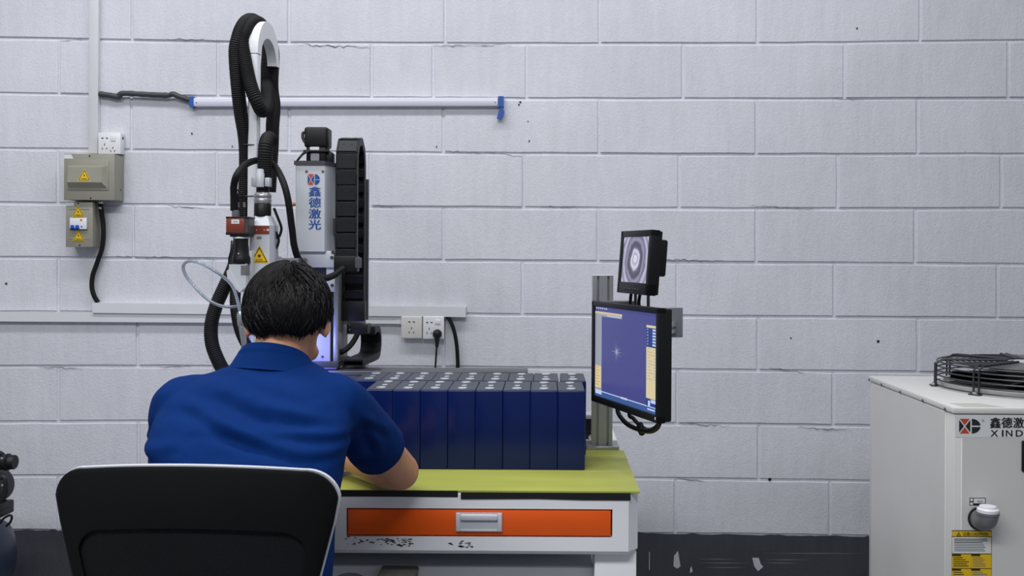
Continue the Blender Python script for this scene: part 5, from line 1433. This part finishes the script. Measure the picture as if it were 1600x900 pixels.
def limb(mb, pts, rs, n=18):
    """tapered limb with ball joints"""
    q = spline(pts, 5); k = len(pts) - 1
    rr_ = []
    for i in range(len(q)):
        t_ = i / (len(q) - 1) * k; j = min(k - 1, int(t_)); f = t_ - j
        rr_.append(rs[j] * (1 - f) + rs[j + 1] * f)
    mb.tube(q, rr_, n)
    for p, r in ((q[0], rr_[0]), (q[-1], rr_[-1])):
        mb.ell(p, (r, r, r), None, 16, 10)

per = thing('person', 'person in a royal blue polo shirt seated at the workbench, seen from behind', 'person', (-0.56, 1.76, 0))
SHL, ELL, WRL = Vector((-0.722, 1.925, 1.005)), Vector((-0.772, 2.04, 0.832)), Vector((-0.64, 2.30, 0.812))
SHR, ELR, WRR = Vector((-0.412, 1.93, 1.008)), Vector((-0.326, 2.20, 0.820)), Vector((-0.478, 2.365, 0.812))
def ell_ring(z, cx, cy, rx, ry, n=36, p=2.4):
    out = []
    for k in range(n):
        a = 2 * math.pi * k / n; c, s = math.cos(a), math.sin(a)
        out.append(Vector((cx + rx * math.copysign(abs(c) ** (2 / p), c), cy + ry * math.copysign(abs(s) ** (2 / p), s), z)))
    return out
TORSO = [(0.50, -0.555, 1.745, 0.176, 0.128), (0.60, -0.553, 1.752, 0.172, 0.122), (0.70, -0.553, 1.762, 0.166, 0.116), (0.78, -0.556, 1.778, 0.166, 0.116),
         (0.86, -0.560, 1.803, 0.176, 0.120), (0.93, -0.563, 1.838, 0.187, 0.122), (0.99, -0.564, 1.874, 0.192, 0.116), (1.03, -0.562, 1.902, 0.180, 0.104),
         (1.06, -0.556, 1.924, 0.150, 0.090), (1.08, -0.550, 1.940, 0.108, 0.078), (1.10, -0.545, 1.953, 0.070, 0.066)]
pitch = math.radians(27)
HC = Vector((-0.532, 2.0, 1.180))
fw = Vector((-0.07, math.cos(pitch), -math.sin(pitch))).normalized(); sdv = fw.cross(ZU).normalized(); upv = sdv.cross(fw).normalized()
HR3 = Matrix((sdv, fw, upv)).transposed()
def hp_(x, f, u): return HC + sdv * x + fw * f + upv * u

body = MB()
body.loft([ell_ring(z, cx, cy, rx * 0.84, ry * 0.82) for z, cx, cy, rx, ry in TORSO])
limb(body, [Vector((-0.545, 1.955, 1.05)), Vector((-0.540, 1.962, 1.10)), Vector((-0.535, 1.972, 1.145)), hp_(0, 0.0, -0.01)], [0.062, 0.0545, 0.053, 0.055])
body.ell(hp_(0, -0.008, 0.018), (0.0765, 0.094, 0.086), HR3, 28, 20)
body.ell(hp_(0, 0.026, -0.040), (0.058, 0.064, 0.066), HR3, 24, 16)
body.ell(hp_(0, 0.052, -0.084), (0.032, 0.028, 0.024), HR3)
body.ell(hp_(0, 0.094, -0.032), (0.013, 0.020, 0.024), HR3); body.ell(hp_(0, 0.106, -0.045), (0.015, 0.014, 0.011), HR3)
body.ell(hp_(0, 0.088, -0.072), (0.024, 0.013, 0.008), HR3); body.ell(hp_(0, 0.086, -0.082), (0.021, 0.013, 0.008), HR3)
body.ell(hp_(0, 0.080, 0.012), (0.050, 0.016, 0.012), HR3)
for s in (-1, 1):
    body.ell(hp_(s * 0.078, -0.004, -0.014), (0.009, 0.017, 0.029), Matrix(HR3) @ Matrix.Rotation(s * -0.35, 3, 'Z'), 14, 10)
    body.ell(hp_(s * 0.034, 0.068, -0.045), (0.024, 0.022, 0.022), HR3)
for sh, el, wr in ((SHL, ELL, WRL), (SHR, ELR, WRR)):
    limb(body, [sh, sh.lerp(el, 0.5), el], [0.054, 0.048, 0.042])
    limb(body, [el, el.lerp(wr, 0.35), wr], [0.043, 0.042, 0.027])
def hand(mb, wr, direction, side):
    """palm, four fingers with two bends each, thumb from the side of the palm; palm down on the board"""
    d_ = Vector(direction).normalized(); lat = d_.cross(ZU).normalized() * side
    pc_ = wr + d_ * 0.048 - ZU * 0.008
    R = Matrix((lat, d_, lat.cross(d_))).transposed()
    mb.ell(pc_, (0.041, 0.054, 0.016), R, 20, 14)
    limb(mb, [wr, wr + d_ * 0.03 - ZU * 0.003], [0.026, 0.022])
    for k, ln in enumerate((0.068, 0.078, 0.073, 0.058)):
        b0 = pc_ + d_ * 0.040 + lat * (0.030 - 0.0205 * k)
        spread = lat * (0.006 - 0.004 * k)
        pts = [b0 - d_ * 0.01, b0 + d_ * ln * 0.38 + spread * 0.5 + ZU * 0.008, b0 + d_ * ln * 0.72 + spread * 0.9 - ZU * 0.002, b0 + d_ * ln * 0.90 + spread - ZU * 0.016]
        limb(mb, pts, [0.0095, 0.009, 0.0083, 0.0072], 10)
    tb = pc_ + lat * 0.030 - d_ * 0.022
    limb(mb, [tb, tb + lat * 0.024 + d_ * 0.024 - ZU * 0.003, tb + lat * 0.030 + d_ * 0.056 - ZU * 0.008], [0.0135, 0.0105, 0.0085], 10)
hand(body, WRR, (-0.75, 0.62, -0.06), 1)
hand(body, WRL, (0.55, 0.80, -0.06), 1)
for s, hx2 in ((-1, -0.645), (1, -0.465)):
    limb(body, [Vector((hx2, 1.77, 0.545)), Vector((hx2 + s * 0.02, 1.98, 0.540)), Vector((hx2 + s * 0.03, 2.16, 0.535))], [0.074, 0.066, 0.050])
    limb(body, [Vector((hx2 + s * 0.03, 2.16, 0.53)), Vector((hx2 + s * 0.03, 2.13, 0.32)), Vector((hx2 + s * 0.03, 2.10, 0.10))], [0.050, 0.048, 0.034])
bo = fuse(body, 'body', 0.0055, 5)
bo.materials.append(M['skin'])
bodyo = link('body', bo, per)
for s in (-1, 1):
    ey = MB().ell(hp_(s * 0.031, 0.0775, -0.014), (0.0105, 0.0085, 0.0045), HR3).build('eye', M['eye'], bodyo)
    MB().ell(hp_(s * 0.031, 0.0835, -0.0155), (0.0042, 0.0032, 0.0040), HR3).build('iris', M['hair'], bodyo)

# shirt: torso and short sleeves, with worked-in creases
sh_ = MB()
sh_.loft([ell_ring(z, cx, cy, rx, ry) for z, cx, cy, rx, ry in TORSO[:-1]] + [ell_ring(1.094, -0.546, 1.953, 0.074, 0.068)])
for sh, el, k in ((SHL, ELL, 0.80), (SHR, ELR, 0.60)):
    e = sh.lerp(el, k)
    limb(sh_, [sh + Vector((0.03 if sh is SHL else -0.03, -0.01, 0.0)), sh, sh.lerp(el, 0.4), e], [0.070, 0.064, 0.063, 0.062], 24)
me = fuse(sh_, 'shirt', 0.007, 6)
# cut the sleeve ends open so the arm comes out of a hem
bm = bmesh.new(); bm.from_mesh(me)
for sh, el, k, ymin in ((SHL, ELL, 0.82, 1.95), (SHR, ELR, 0.62, 2.02)):
    ax_ = (el - sh); L2 = ax_.length; ax_.normalize()
    def near(c):
        rel = c - sh
        return L2 * (k - 0.12) < rel.dot(ax_) and (rel - ax_ * rel.dot(ax_)).length < 0.085 and c.y > ymin - 0.04
    fs = [f for f in bm.faces if near(f.calc_center_median())]
    geom = set(fs)
    for f in fs:
        geom.update(f.verts); geom.update(f.edges)
    bmesh.ops.bisect_plane(bm, geom=list(geom), plane_co=sh + ax_ * (L2 * k), plane_no=ax_, clear_outer=False)
    bm.faces.ensure_lookup_table()
    out_ = [f for f in bm.faces if (f.calc_center_median() - sh).dot(ax_) > L2 * k + 1e-5 and near(f.calc_center_median())]
    bmesh.ops.delete(bm, geom=out_, context='FACES')
bm.normal_update()
def crease(p, c, along, length, width, depth):
    along = Vector(along).normalized(); rel = p - Vector(c)
    s = rel.dot(along); w = (rel - along * s)
    w.y *= 0.35
    off = w.z + 0.018 * math.sin(s * 17)
    k = max(0.0, 1 - (s / length) ** 2)
    return -depth * k * math.exp(-(off / width) ** 2) + depth * 0.7 * k * math.exp(-((off - width * 1.8) / (width * 1.1)) ** 2)
CR = [(P(370, 652, 1.74), (1, 0, -0.05), 0.15, 0.011, 0.0085), (P(330, 680, 1.73), (1, 0, -0.12), 0.10, 0.009, 0.0075), (P(455, 667, 1.74), (1, 0, 0.05), 0.07, 0.008, 0.005),
      (P(420, 628, 1.77), (1, 0, 0.0), 0.09, 0.010, 0.004), (P(400, 712, 1.70), (1, 0, -0.06), 0.16, 0.009, 0.0065), (P(470, 700, 1.71), (1, 0, 0.12), 0.09, 0.008, 0.005),
      (P(250, 700, 1.86), (0.6, 0.2, 0.5), 0.05, 0.008, 0.007), (P(262, 712, 1.84), (0.8, 0.1, 0.35), 0.06, 0.007, 0.006), (P(300, 640, 1.82), (0.9, 0, 0.3), 0.08, 0.012, 0.004),
      (P(560, 690, 1.98), (0.5, 0.5, -0.4), 0.07, 0.010, 0.006), (P(575, 665, 2.0), (0.7, 0.3, -0.2), 0.05, 0.008, 0.005), (P(545, 720, 1.98), (0.4, 0.6, 0.1), 0.06, 0.009, 0.006)]
for v in bm.verts:
    d_ = sum(crease(v.co, c, a_, l_, w_, dp) for c, a_, l_, w_, dp in CR)
    d_ += 0.0035 * noise.noise(Vector((v.co.x * 9, v.co.y * 9, v.co.z * 22))) + 0.0012 * noise.noise(v.co * 45)
    v.co += v.normal * d_
bm.to_mesh(me); bm.free()
me.materials.append(M['shirt'])
so_ = link('shirt', me, per, 'royal blue short-sleeved polo shirt')
so_.modifiers.new('thickness', 'SOLIDIFY').thickness = 0.002
me.polygons.foreach_set('use_smooth', [True] * len(me.polygons))
# collar: folded band, higher at the nape, open at the front
rows = []
NCc = Vector((-0.548, 1.962, 1.104))
for (r, h, y_) in ((0.0600, 0.000, 0), (0.0578, 0.030, 0), (0.0590, 0.034, 0), (0.0630, 0.031, 0), (0.0845, -0.012, 0), (0.0885, -0.016, 0), (0.0850, -0.018, 0), (0.0680, 0.022, 0)):
    row = []
    for k in range(41):
        a = math.radians(-90 - 165 + 330 * k / 40)     # -90 deg = nape (towards the camera)
        back = (1 - math.sin(a)) / 2
        row.append(NCc + Vector((math.cos(a) * r * 1.06, math.sin(a) * r * 1.0, h * (0.55 + 0.45 * back) - 0.018 * (1 - back) * 2 + 0.004 - 0.07 * math.cos(a) * r)))
    rows.append(row)
mb = MB(); n = 41
verts = [p for r in rows for p in r]; faces = []
for i in range(len(rows)):
    i2 = (i + 1) % len(rows)
    for j in range(n - 1):
        faces.append((i * n + j, i * n + j + 1, i2 * n + j + 1, i2 * n + j))
mb.raw(verts, faces)
mb.build('collar', M['shirt'], so_, angle=60)

# trousers and shoes
tr_ = MB()
tr_.loft([ell_ring(z, -0.555, 1.745, rx, ry) for z, rx, ry in ((0.482, 0.155, 0.12), (0.52, 0.170, 0.125), (0.60, 0.166, 0.115), (0.64, 0.162, 0.110))])
for s, hx2 in ((-1, -0.645), (1, -0.465)):
    limb(tr_, [Vector((hx2, 1.77, 0.560)), Vector((hx2 + s * 0.02, 1.98, 0.548)), Vector((hx2 + s * 0.03, 2.16, 0.540))], [0.080, 0.073, 0.060])
    limb(tr_, [Vector((hx2 + s * 0.03, 2.16, 0.535)), Vector((hx2 + s * 0.03, 2.13, 0.32)), Vector((hx2 + s * 0.03, 2.10, 0.09))], [0.060, 0.056, 0.050])
    sm = MB()
    sm.loft([[Vector((hx2 + s * 0.03 + rx * math.cos(a), 2.075 + yy + ry * math.sin(a), z)) for a in [2 * math.pi * k / 20 for k in range(20)]] for z, rx, ry, yy in ((0.0, 0.044, 0.13, 0.055), (0.02, 0.046, 0.135, 0.055), (0.05, 0.042, 0.11, 0.04), (0.085, 0.038, 0.06, 0.01), (0.11, 0.036, 0.05, 0.0))])
    sm.build('shoe', M['shoe'], per)
tm = fuse(tr_, 'trousers', 0.010, 5); tm.materials.append(M['trousers'])
link('trousers', tm, per)

# hair: a close cap plus strands combed from the crown
def hair_ok(x, f, u):
    l_ = math.sqrt(x * x + f * f + u * u); x, f, u = x / l_, f / l_, u / l_
    if f <= -0.35: lim = -0.84
    elif f <= 0.1: lim = -0.84 + 0.66 * (f + 0.35) / 0.45
    else: lim = -0.18 + 0.8 * (f - 0.1) / 0.9
    return u > lim
bm = bmesh.new(); bmesh.ops.create_uvsphere(bm, u_segments=48, v_segments=36, radius=1)
bmesh.ops.delete(bm, geom=[v for v in bm.verts if not hair_ok(*v.co)], context='VERTS')
HAX = (0.0885, 0.104, 0.098); HO = (0, -0.010, 0.018)
def hair_pt(d_, k=1.0):
    return hp_(HO[0] + d_.x * HAX[0] * k, HO[1] + d_.y * HAX[1] * k, HO[2] + d_.z * HAX[2] * k)
vs = [hair_pt(v.co, 0.965 + 0.02 * noise.noise(v.co * 6)) for v in bm.verts]
bm.verts.index_update()
capm = MB().raw(vs, [[v.index for v in f.verts] for f in bm.faces]); bm.free()
ho = capm.build('hair', M['hair'], per, 'short black hair', angle=80)
ho.modifiers.new('thickness', 'SOLIDIFY').thickness = 0.006
rg = random.Random(21)
crown = Vector((0.10, -0.55, 0.83)).normalized()
ca = crown.orthogonal().normalized(); cb = crown.cross(ca)
st_ = MB()
for k in range(6500):
    phi = rg.uniform(0, 2 * math.pi); th0 = math.acos(1 - rg.random() * 1.7)
    ln = rg.uniform(0.30, 0.60); swirl = rg.uniform(-0.25, 0.40)
    lift = rg.uniform(0.97, 1.035); pts = []; rs = []
    ok = True
    for i in range(6):
        t_ = i / 5; th = th0 + ln * t_; ph = phi + swirl * t_
        d_ = crown * math.cos(th) + (ca * math.cos(ph) + cb * math.sin(ph)) * math.sin(th)
        if not hair_ok(d_.x, d_.y, d_.z - (-0.05)) and i < 4: ok = False
        if i >= 4 and not hair_ok(d_.x, d_.y, d_.z + 0.06): ok = False
        tight = 1.0
        pts.append(hair_pt(d_, (lift + 0.012 * math.sin(t_ * 3)) * tight - 0.012 * (1 - t_) * (i == 0)))
        rs.append(0.0013 * (1 - 0.85 * t_ ** 2) + 0.0002)
    if ok: st_.tube(pts, rs, 3, cap=False)
sto = st_.build('hair_strands', M['hair'], ho, angle=80, fix=False); sto['kind'] = 'stuff'
